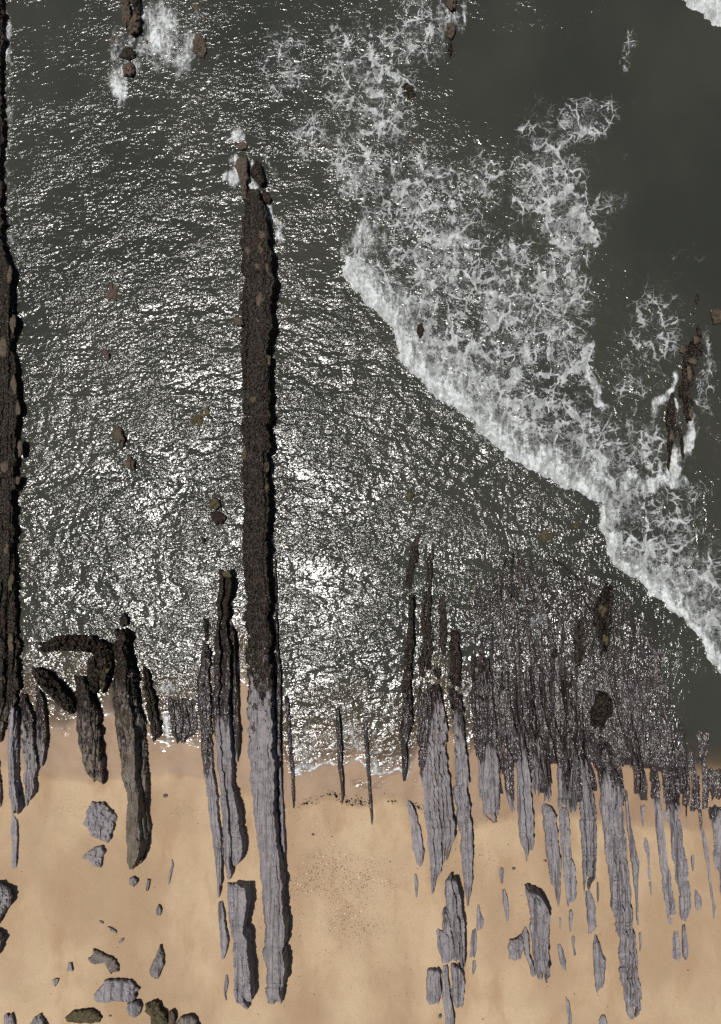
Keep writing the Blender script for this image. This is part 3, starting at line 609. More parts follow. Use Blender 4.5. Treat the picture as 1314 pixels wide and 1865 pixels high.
    ridge('rock_sliver', 'wet dark sliver crossing the foam edge, left one of the two in the sandy bay', GR_SLIV, 8, 'dip', (), 0, 1240, '1290 611 617, 1340 613 621, 1400 616 623, 1430 620 624, 1462 623 626', jag=1.4)
    ridge('rock_sliver', 'wet dark sliver with a thin grey tip, right one of two in the sandy bay', GR_SLIV, 9, 'dip', (), 0, 1240, '1315 660 668, 1350 663 670, 1400 667 673, 1440 671 676, 1470 673 678, 1503 676 678', jag=1.4)
    ridge('rock_ridge', 'dark wet ridge with ragged foot at the right end of the sandy bay', GR_RIDGE, 20, 'dip', (), .2, 1300,
        '1080 744 752, 1140 742 751, 1165 738 752, 1218 735 749, 1250 733 748, 1290 735 751, 1320 730 751, 1340 728 744, 1355 730 739, 1380 731 741, 1410 733 740, 1421 735 739')
    ridge('rock_slab', 'leaning grey blade of rock standing in sand left of the big layered mass', GR_BOUL, 15, 'dip', (.6,), 0, 1000, '1455 741 744, 1480 742 758, 1500 745 763, 1530 748 769, 1550 752 772, 1568 756 770, 1579 760 768')
    ridge('rock_sliver', 'slim grey sliver just below the leaning grey blade', GR_SLIV, 5, 'dome', (), 0, 1000, '1592 756 759, 1610 755 762, 1635 758 760')
    # ---- big layered mass
    ridge('rock_ridge', 'layered grey ridge at the left edge of the big mass, ending in a needle tip', GR_RIDGE, 15, 'dip', (.42, .72), 0, 1220,
        '1245 761 783, 1290 760 786, 1340 759 788, 1380 762 792, 1400 766 793, 1450 769 796, 1480 770 799, 1500 773 803, 1530 778 805, 1560 782 805, 1590 784 803, 1600 785 795, 1628 787 790')
    ridge('rock_ridge', 'pitted pale ridge left of the deep black cleft in the big mass', GR_RIDGE, 28, 'dip', (.35, .68), .05, 1285,
        '1246 784 798, 1290 787 810, 1320 788 812, 1370 789 813, 1400 793 816, 1450 797 821, 1500 802 827, 1530 804 828, 1545 804 819, 1570 805 814', flare=.06)
    ridge('rock_ridge', 'long pitted grey ridge right of the deep black cleft, ending in a rounded tongue', GR_RIDGE, 24, 'dip', (.6,), 0, 1290,
        '1252 815 841, 1290 822 843, 1340 827 847, 1390 827 851, 1450 827 854, 1480 831 856, 1500 832 859, 1520 838 860, 1550 838 862, 1580 842 861, 1610 845 860, 1630 848 857, 1650 851 855')
    ridge('rock_ridge', 'dark mussel-crusted pillar of rock standing in foam above the pitted ridges', GR_RIDGE, 22, 'dip', (), .6, 1500, '1148 821 834, 1165 819 837, 1200 818 839, 1235 820 841, 1252 826 841')
    boulder('sea_boulder', 'small black rock between foam and the pitted pale ridge', GR_SEA, 10, .6, 2000, '789 1220, 795 1214, 803 1218, 805 1230, 799 1238, 791 1232')
    ridge('rock_ridge', 'wide striped ridge, wet on top and pale at its right edge, beside the pink runnel', GR_RIDGE, 21, 'dip', (.25, .5, .76), 0, 1200,
        '1190 857 889, 1218 857 893, 1250 857 898, 1290 858 902, 1335 861 905, 1375 864 906, 1400 866 909, 1430 868 910, 1460 873 908, 1480 874 907, 1490 882 907, 1500 903 907')
    ridge('rock_ridge', 'low wet strip in the dark gully between two pale ridges', GR_SHELF, 6, 'flat', (.5,), 0, 1230, '1215 907 926, 1290 909 931, 1350 912 935, 1400 916 936, 1440 920 937, 1478 930 938')
    # ---- shelf, right of centre
    t = ridge('rock_shelf', None, None, 15, 'flat', tuple(np.linspace(.04, .96, 24) + np.sin(np.arange(24) * 5.1) * .011), 0, 1060,
        '985 930 960, 1010 905 1030, 1060 870 1130, 1110 862 1180, 1150 858 1212, 1200 858 1240, 1260 860 1252, 1320 872 1266, 1350 880 1276, 1400 893 1290, 1440 902 1292, 1478 910 1290', wetb=200, jag=.25, lay='rock_bed', endp=40, zlow=-8.6, vary=1.1, cuts=(.80, 1.0), gapw=2.6, lean=.62, soft=.5)
    fl = ridge('bedrock', None, None, 2.2, 'flat', (), 0, 1100, '1040 885 1040, 1100 868 1160, 1150 860 1200, 1200 860 1232, 1260 862 1244, 1320 872 1256, 1350 907 1266, 1380 930 1276, 1392 950 1270', wetb=250, zlow=-7.5, endp=30)
    fl['kind'] = 'structure'
    for k_ in ('label', 'category', 'group'):
        if k_ in fl: del fl[k_]
    t['kind'] = 'structure'
    for k_ in ('label', 'category', 'group'):
        if k_ in t: del t[k_]
    S = lambda lab, h, pr, sp, rows, **k: ridge('rock_ridge', lab, GR_SHELF, h, pr, sp, k.pop('tint', 0), k.pop('alg', 1120), rows, ramp=90, zlow=-3.2, **k)
    S('grey ridge with a forked foot, right of the dark gully', 16, 'dip', (.5,), '1200 930 944, 1250 932 948, 1300 934 952, 1350 936 956, 1400 938 964, 1450 940 969, 1502 943 973, 1530 948 974, 1545 952 972, 1558 957 968, 1572 958 961')
    S('wet lumpy ridge ending above a patch of sand, right of the forked ridge', 14, 'dip', (.4, .7), '1170 950 972, 1220 952 978, 1270 956 983, 1310 958 984, 1345 960 982, 1380 963 984, 1420 967 986, 1448 972 985')
    S('wet brown ridge above the pair of standing slabs', 15, 'dip', (.3, .62), '1160 978 1004, 1210 980 1010, 1260 985 1012, 1310 987 1006, 1350 986 1000, 1395 988 1002, 1430 990 1003, 1462 989 1003')
    S('jagged wet ridge with a small sand pocket, second left of the widest slab', 16, 'dip', (.4, .7), '1180 1008 1026, 1230 1010 1030, 1280 1014 1032, 1310 1016 1036, 1350 1012 1032, 1400 1014 1036, 1450 1016 1040, 1478 1018 1040')
    S('wet striped ridge just left of the sand slot by the widest slab', 14, 'dip', (.35, .7), '1240 1030 1048, 1280 1032 1052, 1310 1036 1058, 1360 1034 1050, 1420 1036 1050, 1470 1038 1052, 1480 1040 1050')
    S('grey ridge with a sloping cut foot, between the standing slabs and the widest slab', 17, 'dip', (.3, .75), '1300 1052 1062, 1340 1050 1066, 1380 1050 1068, 1420 1051 1077, 1465 1053 1083, 1500 1054 1086, 1540 1056 1086, 1580 1059 1087, 1598 1062 1087, 1610 1063 1079, 1622 1064 1073', endp=8)
    ridge('rock_slab', 'smooth pale slab with a long black right edge, left of the pair of standing slabs', GR_BOUL, 21, 'dip', (), 0, 1100, '1466 984 998, 1475 984 1006, 1493 986 1014, 1522 990 1016, 1550 994 1019, 1579 998 1021, 1607 1005 1022, 1632 1011 1021, 1650 1017 1019', flare=.05)
    ridge('rock_slab', 'rough darker slab tapering to a point, right of the pair of standing slabs', GR_BOUL, 12, 'dip', (.55,), 0, 1100, '1470 1018 1034, 1500 1018 1038, 1530 1019 1040, 1565 1022 1041, 1580 1023 1048, 1610 1026 1050, 1635 1028 1049, 1653 1035 1037')
    ridge('rock_slab', 'knobbly string of low grey rock below the ridge with the cut foot', GR_BOUL, 6, 'dome', (), 0, 1100, '1623 1066 1076, 1640 1067 1083, 1655 1070 1086, 1670 1067 1084, 1690 1070 1085, 1701 1072 1077', jag=1.6)
    ridge('rock_ridge', 'widest grey slab on the right, running far down the sand to a blunt rounded foot', GR_RIDGE, 27, 'dip', (.42, .64, .82), 0, 1230,
        '1336 1070 1100, 1370 1077 1115, 1400 1085 1121, 1427 1088 1133, 1465 1090 1136, 1508 1095 1138, 1550 1099 1141, 1580 1104 1144, 1607 1108 1149, 1650 1112 1151, 1678 1119 1152, 1707 1124 1156, 1735 1125 1161, 1764 1128 1163, 1792 1131 1165, 1821 1135 1171, 1838 1137 1175, 1850 1143 1167, 1856 1151 1158', endp=9)
    ridge('rock_ridge', 'low rough ledge against the right side of the widest grey slab', GR_RIDGE, 7, 'flat', (), 0, 1200, '1440 1138 1143, 1505 1142 1150, 1540 1146 1158, 1570 1148 1164, 1600 1152 1162, 1640 1158 1163, 1688 1161 1164', jag=1.5)
    # upper shelf, wet
    S('short wet ledge cluster at the top of the wide striped ridge', 9, 'flat', (.4, .7), '1120 862 888, 1150 860 892, 1180 862 894, 1198 866 890')
    S('wet broken ledge awash left of the tall weed-topped rock', 8, 'flat', (.3, .65), '1130 905 940, 1160 902 945, 1190 906 950, 1212 910 946')
    S('narrow mossy rock fin with a black cleft on its right', 17, 'dip', (), '1096 1048 1060, 1120 1047 1064, 1150 1044 1064, 1180 1044 1063, 1200 1046 1062, 1216 1050 1058', tint=.7, alg=1500)
    ridge('rock_ridge', 'tall olive weed-topped rock below the breaking wave, dark on its right side', GR_SHELF, 44, 'dip', (.5,), .8, 1160,
        '1061 1102 1112, 1085 1088 1117, 1110 1076 1117, 1140 1080 1114, 1165 1088 1110, 1185 1092 1106, 1198 1094 1100', clumps=[(1104, 1165, 7, 10, 0, O), (1098, 1110, 7, 12, 0, O)])
    boulder('sea_boulder', 'small dark rounded rock left of the mossy rock fin', GR_SEA, 9, .4, 1500, '1006 1184, 1014 1178, 1019 1188, 1016 1200, 1008 1202, 1003 1194')
    S('wet ridge with deep cracks, left below the mossy rock fin', 12, 'dip', (.5,), '1175 1030 1046, 1205 1028 1044, 1240 1028 1043, 1262 1032 1042')
    boulder('boulder', 'black chunky boulder beside a brown pool in the middle of the shelf', GR_BOUL, 34, .35, 2000, '1074 1300, 1082 1282, 1090 1262, 1104 1262, 1114 1274, 1120 1292, 1116 1304, 1106 1310, 1102 1324, 1084 1326, 1075 1316', wetb=200)
    S('wet dark ledge between the brown pool and the black chunky boulder, to the left', 9, 'flat', (.5,), '1284 1042 1060, 1310 1042 1062, 1335 1046 1066')
    S('thin drowned black ledge above the dark ridge at the right end of the bay', 8, 'dip', (), '930 758 764, 965 752 764, 1000 748 762, 1040 740 752, 1076 737 748', alg=1500)
    S('long drowned ledge in the glitter above the big layered mass', 8, 'dip', (.5,), '965 782 792, 1010 776 790, 1080 770 784, 1150 766 786, 1235 764 790', alg=1400)
    S('short drowned ledge left of the mussel-crusted pillar', 7, 'dip', (), '1040 806 814, 1090 800 812, 1140 798 812, 1200 802 812', alg=1500)
    for (lab, rows, h, sp) in [
        ('broken wet ledge right of the black chunky boulder, covered by thin water', '1230 1128 1166, 1270 1126 1172, 1310 1130 1176, 1345 1136 1174', 6, (.3, .6)),
        ('streaky wet ledge just below the tall olive weed-topped rock', '1190 1112 1140, 1215 1110 1146, 1245 1114 1142', 5, (.5,)),
        ('drowned dark ledge nearest the sea on the right of the shelf', '1160 1180 1214, 1200 1184 1222, 1240 1186 1226, 1275 1194 1222', 6, (.35, .7)),
        ('black drowned ledge by the brown water at the right edge', '1318 1270 1286, 1340 1268 1296, 1370 1270 1294, 1385 1274 1288', 5, (.5,)),
        ('wet ledge of thin beds in the lower right of the shelf', '1300 1186 1224, 1340 1184 1236, 1380 1186 1244, 1400 1190 1240', 6, (.25, .5, .75)),
        ('wet ledge between the brown pool and the three-toothed sand gap', '1350 1130 1160, 1375 1124 1164, 1396 1126 1160', 5, (.4, .7))]:
        ridge('rock_ledge', lab, GR_SHELF, h, 'flat', sp, 0, 1080, rows, wetb=150, jag=1.6, ramp=30, zlow=-2.6)
    # ---- right of the widest slab
    ridge('rock_ridge', 'layered grey ridge with a long left bed, left half of the far right ridge pair', GR_RIDGE, 13, 'dip', (.5,), 0, 1230,
        '1375 1184 1196, 1420 1186 1202, 1465 1188 1205, 1493 1192 1209, 1522 1196 1212, 1579 1202 1218, 1621 1207 1225, 1650 1211 1231, 1672 1212 1233, 1682 1220 1230')
    ridge('rock_ridge', 'layered grey ridge with a chipped notch, right half of the far right ridge pair', GR_RIDGE, 14, 'dip', (.4, .7), 0, 1230,
        '1395 1204 1232, 1440 1207 1238, 1479 1212 1239, 1508 1216 1241, 1545 1222 1245, 1552 1224 1250, 1587 1229 1254, 1621 1235 1256, 1650 1238 1260, 1666 1239 1256, 1676 1240 1250')
    ridge('rock_ridge', 'wet pointed ridge ending in small teeth right of the far right ridge pair', GR_RIDGE, 7, 'flat', (.5,), 0, 1230, '1380 1238 1254, 1420 1240 1256, 1450 1243 1254, 1465 1247 1252, 1488 1250 1252')
    ridge('rock_slab', 'left half of a low grey toothed rock standing alone below the far right ridge pair', GR_BOUL, 9, 'dip', (.5,), 0, 1000, '1694 1228 1233, 1705 1222 1237, 1725 1222 1240, 1742 1222 1241, 1751 1230 1238')
    ridge('rock_slab', 'right half of a low grey toothed rock, with a single tall tooth', GR_BOUL, 10, 'dip', (), 0, 1000, '1685 1244 1248, 1700 1242 1251, 1720 1243 1254, 1738 1244 1256, 1747 1246 1251')
    ridge('rock_sliver', 'low curved sliver right of the notched ridge', GR_SLIV, 4, 'flat', (.5,), 0, 1000, '1622 1265 1269, 1636 1266 1278, 1650 1267 1279, 1658 1270 1275')
    ridge('rock_sliver', 'tiny grey chip above the low curved sliver', GR_SLIV, 3, 'flat', (), 0, 1000, '1558 1259 1265, 1568 1259 1265, 1588 1262 1264')
    ridge('rock_sliver', 'longest thin sliver, a wavy line of rock near the right edge', GR_SLIV, 6, 'dip', (), 0, 1230,
        '1410 1266 1274, 1440 1269 1276, 1465 1270 1277, 1508 1275 1281, 1522 1278 1286, 1550 1282 1291, 1579 1288 1294, 1607 1291 1296, 1636 1295 1300, 1653 1297 1304, 1673 1299 1301')
    ridge('rock_ridge', 'broad grey ridge cut off by the right edge of the picture', GR_RIDGE, 15, 'dip', (.5,), 0, 1230, '1468 1291 1330, 1490 1292 1335, 1520 1298 1345, 1560 1302 1350, 1590 1306 1350, 1630 1312 1352, 1680 1316 1350, 1720 1325 1345')
    ridge('rock_ridge', 'wet teeth of rock at the water edge near the right border', GR_SHELF, 6, 'flat', (.4, .7), 0, 1230, '1400 1278 1318, 1425 1282 1322, 1445 1292 1320, 1458 1296 1310')
    for (lab, rows) in [('highest dark wet tooth in the sand gap right of the widest slab', '1384 1160 1168, 1400 1161 1169, 1416 1163 1167, 1426 1164 1166'),
                        ('second dark tooth in the sand gap right of the widest slab', '1432 1162 1169, 1443 1163 1169, 1457 1164 1167'),
                        ('third and longest dark tooth in the sand gap right of the widest slab', '1466 1165 1174, 1485 1167 1174, 1500 1169 1173, 1508 1170 1172'),
                        ('pale pointed sliver below the three dark teeth', '1526 1173 1177, 1540 1173 1183, 1556 1177 1184, 1570 1179 1184, 1578 1181 1183'),
                        ('middle sliver in the broken line below the three dark teeth', '1580 1180 1184, 1590 1181 1186, 1603 1182 1186'),
                        ('lowest sliver in the broken line below the three dark teeth', '1606 1182 1187, 1618 1183 1188, 1630 1186 1188'),
                        ('narrow sliver under the foot of the ledge by the widest slab', '1698 1164 1167, 1712 1165 1169, 1735 1166 1168'),
                        ('short sliver just right of the ridge with the cut foot', '1606 1087 1090, 1625 1087 1092, 1646 1089 1091'),
                        ('tapering sliver under the rough darker slab', '1656 1037 1041, 1670 1036 1044, 1685 1037 1042, 1701 1038 1040'),
                        ('crooked sliver with a side hook below the rough darker slab', '1706 1040 1047, 1715 1041 1048, 1728 1043 1046, 1741 1045 1049'),
                        ('hairline sliver just right of the tall split grey boulder', '1670 1018 1021, 1680 1019 1023, 1697 1020 1022'),
                        ('upper grey sliver in the open sand left of the tall split boulder', '1580 911 916, 1590 909 918, 1600 911 917, 1610 912 915'),
                        ('lower hooked grey sliver in the open sand left of the tall split boulder', '1619 915 919, 1640 916 926, 1660 920 928, 1676 923 926'),
                        ('serrated dark sliver at the bottom edge right of centre', '1816 1030 1033, 1835 1032 1039, 1850 1034 1041, 1875 1035 1042'),
                        ('triangular grey rock tip cut off by the bottom edge', '1848 1096 1100, 1858 1092 1106, 1880 1091 1112'),
                        ('small jagged grey sliver near the foot of the strip of dark teeth', '1500 1139 1141, 1480 1139 1141')][:15]:
        ridge('rock_sliver', lab, GR_SLIV, 5, 'dip', (), 0, 1100, rows, jag=1.3, endp=6)
    ridge('rock_sliver', 'dark slanting lens of rock below the tall split boulder to its right', GR_SLIV, 6, 'dome', (), 0, 1000, '1720 1015 1022, 1735 1017 1027, 1752 1021 1032, 1768 1026 1031')
    ridge('boulder', 'spindle-shaped grey rock with a dark right flank, left of the foot of the widest slab', GR_BOUL, 17, 'dome', (.6,), 0, 1000, '1704 1083 1088, 1720 1080 1094, 1740 1080 1099, 1748 1079 1103, 1765 1081 1103, 1790 1084 1101, 1808 1088 1096')
    # ---- tall split boulder
    ridge('boulder', 'tall split grey boulder with a rounded black shadow, standing on the open sand', GR_BOUL, 42, 'dip', (.42, .72), 0, 1000,
        '1612 955 960, 1625 957 968, 1632 958 984, 1650 960 994, 1670 962 1001, 1690 963 1002, 1700 965 1000, 1720 965 997, 1760 970 999, 1775 976 1003, 1788 983 998', endp=8, flare=.05)
    boulder('boulder', 'square low grey rock leaning on the left of the tall split boulder', GR_BOUL, 13, 0, 1000, '928 1712, 940 1708, 950 1702, 956 1710, 955 1730, 948 1746, 936 1750, 928 1744, 925 1728')
    ridge('rock_slab', 'dark narrow slab wedged between the square low rock and the tall split boulder', GR_BOUL, 9, 'flat', (), 0, 1000, '1690 955 959, 1702 950 964, 1740 957 966, 1760 966 974, 1778 968 977')
    # ---- fanned rock group
    ridge('boulder', 'tallest leaf-shaped slab of the fanned rock group, casting a long black shadow', GR_BOUL, 46, 'dip', (.6,), 0, 1000, '1592 818 826, 1605 811 832, 1630 809 838, 1650 812 842, 1680 820 845, 1720 833 846, 1760 838 847, 1770 842 847', endp=10, flare=.04)
    ridge('boulder', 'middle leaf-shaped slab of the fanned rock group', GR_BOUL, 26, 'dip', (.6,), 0, 1000, '1654 807 812, 1665 804 817, 1690 805 829, 1720 812 836, 1745 825 839, 1756 829 836')
    ridge('boulder', 'short left slab of the fanned rock group', GR_BOUL, 16, 'dip', (), 0, 1000, '1693 793 800, 1705 794 816, 1730 797 824, 1745 802 824, 1757 807 814')
    ridge('boulder', 'blocky grey boulder with a dark right side, left of the fanned rock group', GR_BOUL, 19, 'dip', (.72,), 0, 1000, '1763 777 796, 1775 774 799, 1800 774 802, 1820 776 802, 1832 784 798', endp=6)
    ridge('boulder', 'narrow split rock below the short left slab, running off the bottom edge', GR_BOUL, 15, 'dip', (.55,), 0, 1000, '1758 806 814, 1790 804 818, 1820 806 821, 1836 808 824, 1865 809 827, 1895 812 824')
    ridge('boulder', 'ribbed rock below the tallest leaf-shaped slab', GR_BOUL, 22, 'dip', (.5,), 0, 1000, '1755 821 834, 1780 821 844, 1810 824 848, 1825 827 845, 1838 831 842', endp=7)
    for (lab, rows, h) in [('flat grey remnant right of the tallest leaf-shaped slab', '1650 870 873, 1660 867 875, 1675 868 881, 1690 868 880, 1694 870 876', 4),
                           ('second flat remnant, beside the shadow of the tallest leaf-shaped slab', '1692 860 867, 1710 859 870, 1730 858 869, 1746 856 865', 4),
                           ('third and smallest flat remnant below the shadow of the leaf-shaped slab', '1749 861 867, 1760 860 868, 1777 861 863', 4)]:
        ridge('rock_sliver', lab, GR_SLIV, h, 'flat', (), 0, 1000, rows, endp=5)
    # ---- left side
    ridge('rock_ridge', 'dark lumpy ridge along the left edge of the picture with a black right flank', GR_RIDGE, 24, 'dip', (.55,), .9, 1420,
        '-60 -40 4, 60 -40 3, 150 -40 0, 240 -40 3, 330 -40 1, 400 -40 5, 455 -40 2, 485 -38 15, 600 -36 22, 700 -35 30, 800 -34 30, 870 -34 27, 900 -34 24, 1000 -32 24, 1100 -30 27, 1200 -28 31, 1270 -20 31, 1310 -10 16, 1350 -6 13',
        clumps=[(26, 700, 6, 18, 0, T), (33, 745, 5, 12, 0, T), (37, 815, 6, 16, 0, T), (17, 500, 6, 16, 0, T), (24, 590, 6, 18, 0, T), (6, 630, 10, 18, 0, T), (14, 1000, 6, 14, 0, T), (19, 1060, 6, 20, 0, O), (20, 1170, 6, 16, 0, T), (10, 850, 8, 10, 0, T), (4, 1240, 6, 12, 0, T), (33, 875, 5, 10, 0, T)], flare=.06)
    ridge('rock_ridge', 'smooth grey tongue at the foot of the left edge ridge, with a rounded end', GR_RIDGE, 22, 'dome', (.5,), .15, 1240,
        '1285 18 36, 1320 15 35, 1360 15 35, 1400 16 36, 1440 17 40, 1470 19 42, 1483 22 40', endp=8)
    ridge('rock_ridge', 'rough pitted rock strip right of the smooth grey tongue', GR_RIDGE, 17, 'dip', (.5,), .25, 1330, '1262 37 46, 1290 38 54, 1330 38 62, 1370 40 64, 1400 42 66, 1430 44 62, 1460 46 55, 1468 48 53', jag=1.7)
    ridge('rock_ridge', 'small brown fin tapering to the sand, third right of the left edge ridge', GR_RIDGE, 13, 'dip', (), .5, 1300, '1252 64 70, 1280 64 78, 1320 64 84, 1350 66 84, 1370 70 80, 1396 73 77')
    ridge('rock_sliver', 'flat broken sliver just below the smooth grey tongue', GR_SLIV, 5, 'flat', (), 0, 1000, '1484 21 26, 1495 20 32, 1520 20 33, 1545 22 32, 1565 20 32, 1581 23 31')
    ridge('rock_ridge', 'thin brown ridge foot at the left border below the dark lumpy ridge', GR_RIDGE, 10, 'flat', (), .5, 1400, '1378 -14 2, 1420 -14 4, 1470 -12 3')
    boulder('boulder', 'big dark boulder cut off by the left edge, with a black shadow', GR_BOUL, 30, 0, 1000, '-50 1620, -20 1606, 4 1610, 18 1616, 24 1630, 20 1646, 10 1662, -10 1690, -50 1700')
    boulder('boulder', 'lower dark boulder at the left edge under the big one', GR_BOUL, 26, 0, 1000, '-50 1700, -12 1692, 2 1696, 6 1712, 0 1735, -20 1760, -50 1765')
    boulder('boulder', 'long arched black boulder lying across at the top of the tide pool', GR_BOUL, 26, .6, 2000, spine('76 1180 9, 100 1172 13, 134 1171 15, 165 1173 15, 190 1182 12, 204 1196 8'), wetb=-100)
    boulder('boulder', 'black slanting boulder left of the tide pool', GR_BOUL, 24, .6, 2000, spine('66 1222 8, 76 1232 14, 95 1252 15, 112 1270 15, 126 1286 12, 132 1296 7'), wetb=-100)
    ridge('boulder', 'coffin-shaped dark boulder with a square lower end, below the tide pool', GR_BOUL, 34, 'dome', (), 1.0, 1420,
        '1232 132 154, 1250 136 164, 1280 139 176, 1310 141 183, 1340 142 186, 1380 150 188, 1410 159 190, 1427 172 190', wetb=-120, endp=6, jag=.7)
    boulder('boulder', 'knobbly brown rock cluster hanging between the pool and the humped ridge', GR_BOUL, 20, .9, 1400, '160 1200, 180 1192, 200 1196, 206 1210, 200 1235, 196 1252, 186 1262, 181 1240, 176 1262, 160 1268, 158 1235', wetb=-100)
    boulder('boulder', 'tan weed-coated lump at the foot of the knobbly brown cluster', GR_BOUL, 12, 1, 900, '182 1218, 190 1212, 200 1218, 196 1236, 192 1250, 187 1262, 182 1250, 180 1234', zoff=6, mat=M_OLIVE)
    r = ridge('rock_ridge', 'humped olive ridge with pitted back, dark right flank and a lumpy tail on the sand', GR_RIDGE, 40, 'dome', (.56,), 1.0, 1370,
        '1146 212 237, 1170 210 240, 1200 208 242, 1230 207 250, 1260 206 256, 1300 208 264, 1340 213 268, 1370 220 270, 1400 221 270, 1420 225 270, 1440 229 269, 1465 231 268, 1500 230 272, 1515 230 275, 1530 229 273, 1550 229 266, 1570 231 260, 1584 236 246', wetb=-40, endp=10)
    boulder('sea_boulder', 'small black rock knob just above the top of the humped ridge', GR_SEA, 14, .6, 2000, '219 1124, 226 1116, 234 1124, 236 1138, 226 1143, 217 1138')
    boulder('stone', 'dark grey stone just below the tail of the humped ridge', GR_BOUL, 9, .35, 1000, '236 1600, 243 1596, 250 1600, 251 1608, 244 1617, 236 1610')
    boulder('stone', 'small upright brown stick-like stone beside the dark grey stone', GR_BOUL, 5, .8, 1000, '269 1600, 275 1600, 273 1612, 270 1625, 265 1623, 267 1611')
    boulder('stone', 'short brown stone with a knob on top, alone in the left sand', GR_BOUL, 7, .7, 1000, '287 1650, 289 1645, 293 1650, 295 1658, 293 1668, 285 1667, 285 1657')
    ridge('rock_sliver', 'hair-thin crooked sliver left of the narrow strip ridge', GR_SLIV, 4, 'dome', (), 0, 1000, '1563 312 314, 1575 313 316, 1588 309 315, 1602 307 311, 1612 307 309')
    boulder('boulder', 'mottled brown boulder with a tiny spike on top, left of centre near the bottom', GR_BOUL, 13, .55, 1000, '289 1730, 292 1722, 296 1732, 300 1742, 298 1760, 292 1770, 288 1783, 278 1780, 271 1770, 276 1756, 282 1745')
    boulder('boulder', 'rough pale grey rock, largest of the two flat ones under the coffin-shaped boulder', GR_BOUL, 11, 0, 1000, '170 1458, 188 1460, 199 1472, 213 1482, 214 1494, 206 1510, 202 1531, 194 1535, 180 1530, 166 1521, 160 1506, 153 1500, 158 1480', spur=1.6)
    boulder('boulder', 'rough grey rock, smaller of the two flat ones, with a brown left tip', GR_BOUL, 8, .1, 1000, '162 1549, 172 1541, 190 1539, 192 1550, 188 1562, 184 1580, 170 1577, 160 1565, 148 1563, 154 1556', spur=1.6)
    boulder('stone', 'topmost chip in a slanting row of three in the left sand', GR_BOUL, 3, .3, 1000, '180 1677, 186 1677, 190 1682, 184 1682')
    boulder('stone', 'longest chip, middle of the slanting row of three in the left sand', GR_BOUL, 4, .3, 1000, '196 1687, 202 1688, 214 1698, 213 1701, 202 1696')
    boulder('stone', 'lowest chip in the slanting row of three in the left sand', GR_BOUL, 4, .2, 1000, '216 1716, 221 1709, 227 1708, 225 1714, 219 1718')
    boulder('boulder', 'brown hook-shaped rock, its top bar lying across the sand', GR_BOUL, 9, .9, 1000, spine('171 1753 5, 169 1744 6, 171 1735 5, 186 1742 6, 200 1749 6, 210 1757 7, 210 1766 6, 202 1771 3'), spur=.6)
    boulder('stone', 'small dark grey chip with a broad foot, left of the brown hook-shaped rock', GR_BOUL, 5, 0, 1000, '125 1754, 130 1752, 132 1762, 134 1770, 127 1768, 121 1770, 123 1761')
    boulder('stone', 'small grey pebble-like stone, lower left of the brown hook-shaped rock', GR_BOUL, 5, 0, 1000, '95 1785, 101 1781, 108 1783, 106 1790, 101 1797, 96 1791')
    b = boulder('boulder', 'dark grey pointed boulder with pale barnacle spots near the bottom left', GR_BOUL, 17, 0, 1000, '173 1813, 190 1788, 197 1783, 215 1785, 236 1784, 258 1800, 250 1810, 241 1826, 222 1825, 205 1823, 188 1826, 176 1821', spur=.6)
    boulder('boulder', 'small round dark stone touching the barnacled boulder', GR_BOUL, 12, 0, 1000, '233 1830, 241 1822, 252 1824, 259 1836, 256 1848, 244 1853, 234 1848, 231 1838', spur=.5)
    boulder('boulder', 'green weedy oval boulder at the bottom left edge', GR_BOUL, 10, 1, 1000, '117 1852, 128 1842, 145 1838, 168 1838, 180 1845, 185 1852, 180 1862, 150 1864, 128 1862', spur=.4, mat=M_OLIVE)
    boulder('boulder', 'knobbly brown rock at the bottom edge, right of the round dark stone', GR_BOUL, 16, 1, 1000, '266 1828, 275 1820, 292 1824, 294 1838, 304 1846, 306 1866, 296 1880, 276 1872, 274 1852, 264 1842', mat=M_OLIVE)
    boulder('boulder', 'upright oval brown stone between two brown boulders at the bottom edge', GR_BOUL, 12, 1, 1000, '308 1842, 314 1837, 320 1846, 321 1860, 314 1872, 307 1864', spur=.4, mat=M_TAN)
    boulder('boulder', 'round dark brown boulder cut by the bottom edge, left of the split grey block', GR_BOUL, 16, .8, 1000, '321 1866, 330 1852, 345 1848, 358 1856, 366 1872, 355 1890, 330 1890', spur=.5)
    boulder('boulder', 'jagged little grey rock at the bottom left corner', GR_BOUL, 9, 0, 1000, '7 1850, 12 1845, 17 1850, 22 1844, 27 1858, 28 1875, 8 1878')
    boulder('boulder', 'peaked grey rock at the bottom edge near the left corner', GR_BOUL, 11, 0, 1000, '52 1868, 62 1854, 72 1847, 80 1856, 86 1872, 70 1885, 54 1882')
    # ---- rocks in the sea
    A = lambda lab, h, pts, m=None, z=0, t=1: boulder('sea_boulder', lab, GR_SEA, h, t, 2000, pts, zoff=z - (1.6 if h < 7 else .5), mat=m, spur=2.4 if h < 7 else 1.6)
    A('row of brown humps awash at the top edge, left of the white foam', 13, '224 -20, 236 0, 240 20, 238 40, 230 52, 222 38, 222 15', M_TAN, 0)
    A('dark crusted rock between brown humps and foam at the top edge', 16, '242 -20, 254 -10, 258 10, 256 30, 248 26, 241 8')
    A('two-lobed brown boulder at the top, the tallest in the foam', 17, '236 36, 245 24, 256 30, 257 48, 252 60, 240 62, 232 52', M_TAN, 2)
    A('low reddish rock awash left of the two-lobed boulder', 3, '206 54, 214 48, 218 60, 216 74, 206 84, 198 78, 202 66', M_TAN, -1)
    A('small tan rock just breaking the surface right of the two-lobed boulder', 3, '256 66, 266 68, 274 78, 268 84, 258 78', M_TAN, -.8)
    A('grey swirled rock below the two-lobed boulder', 8, '224 88, 236 84, 246 92, 248 106, 236 112, 222 106, 214 104')
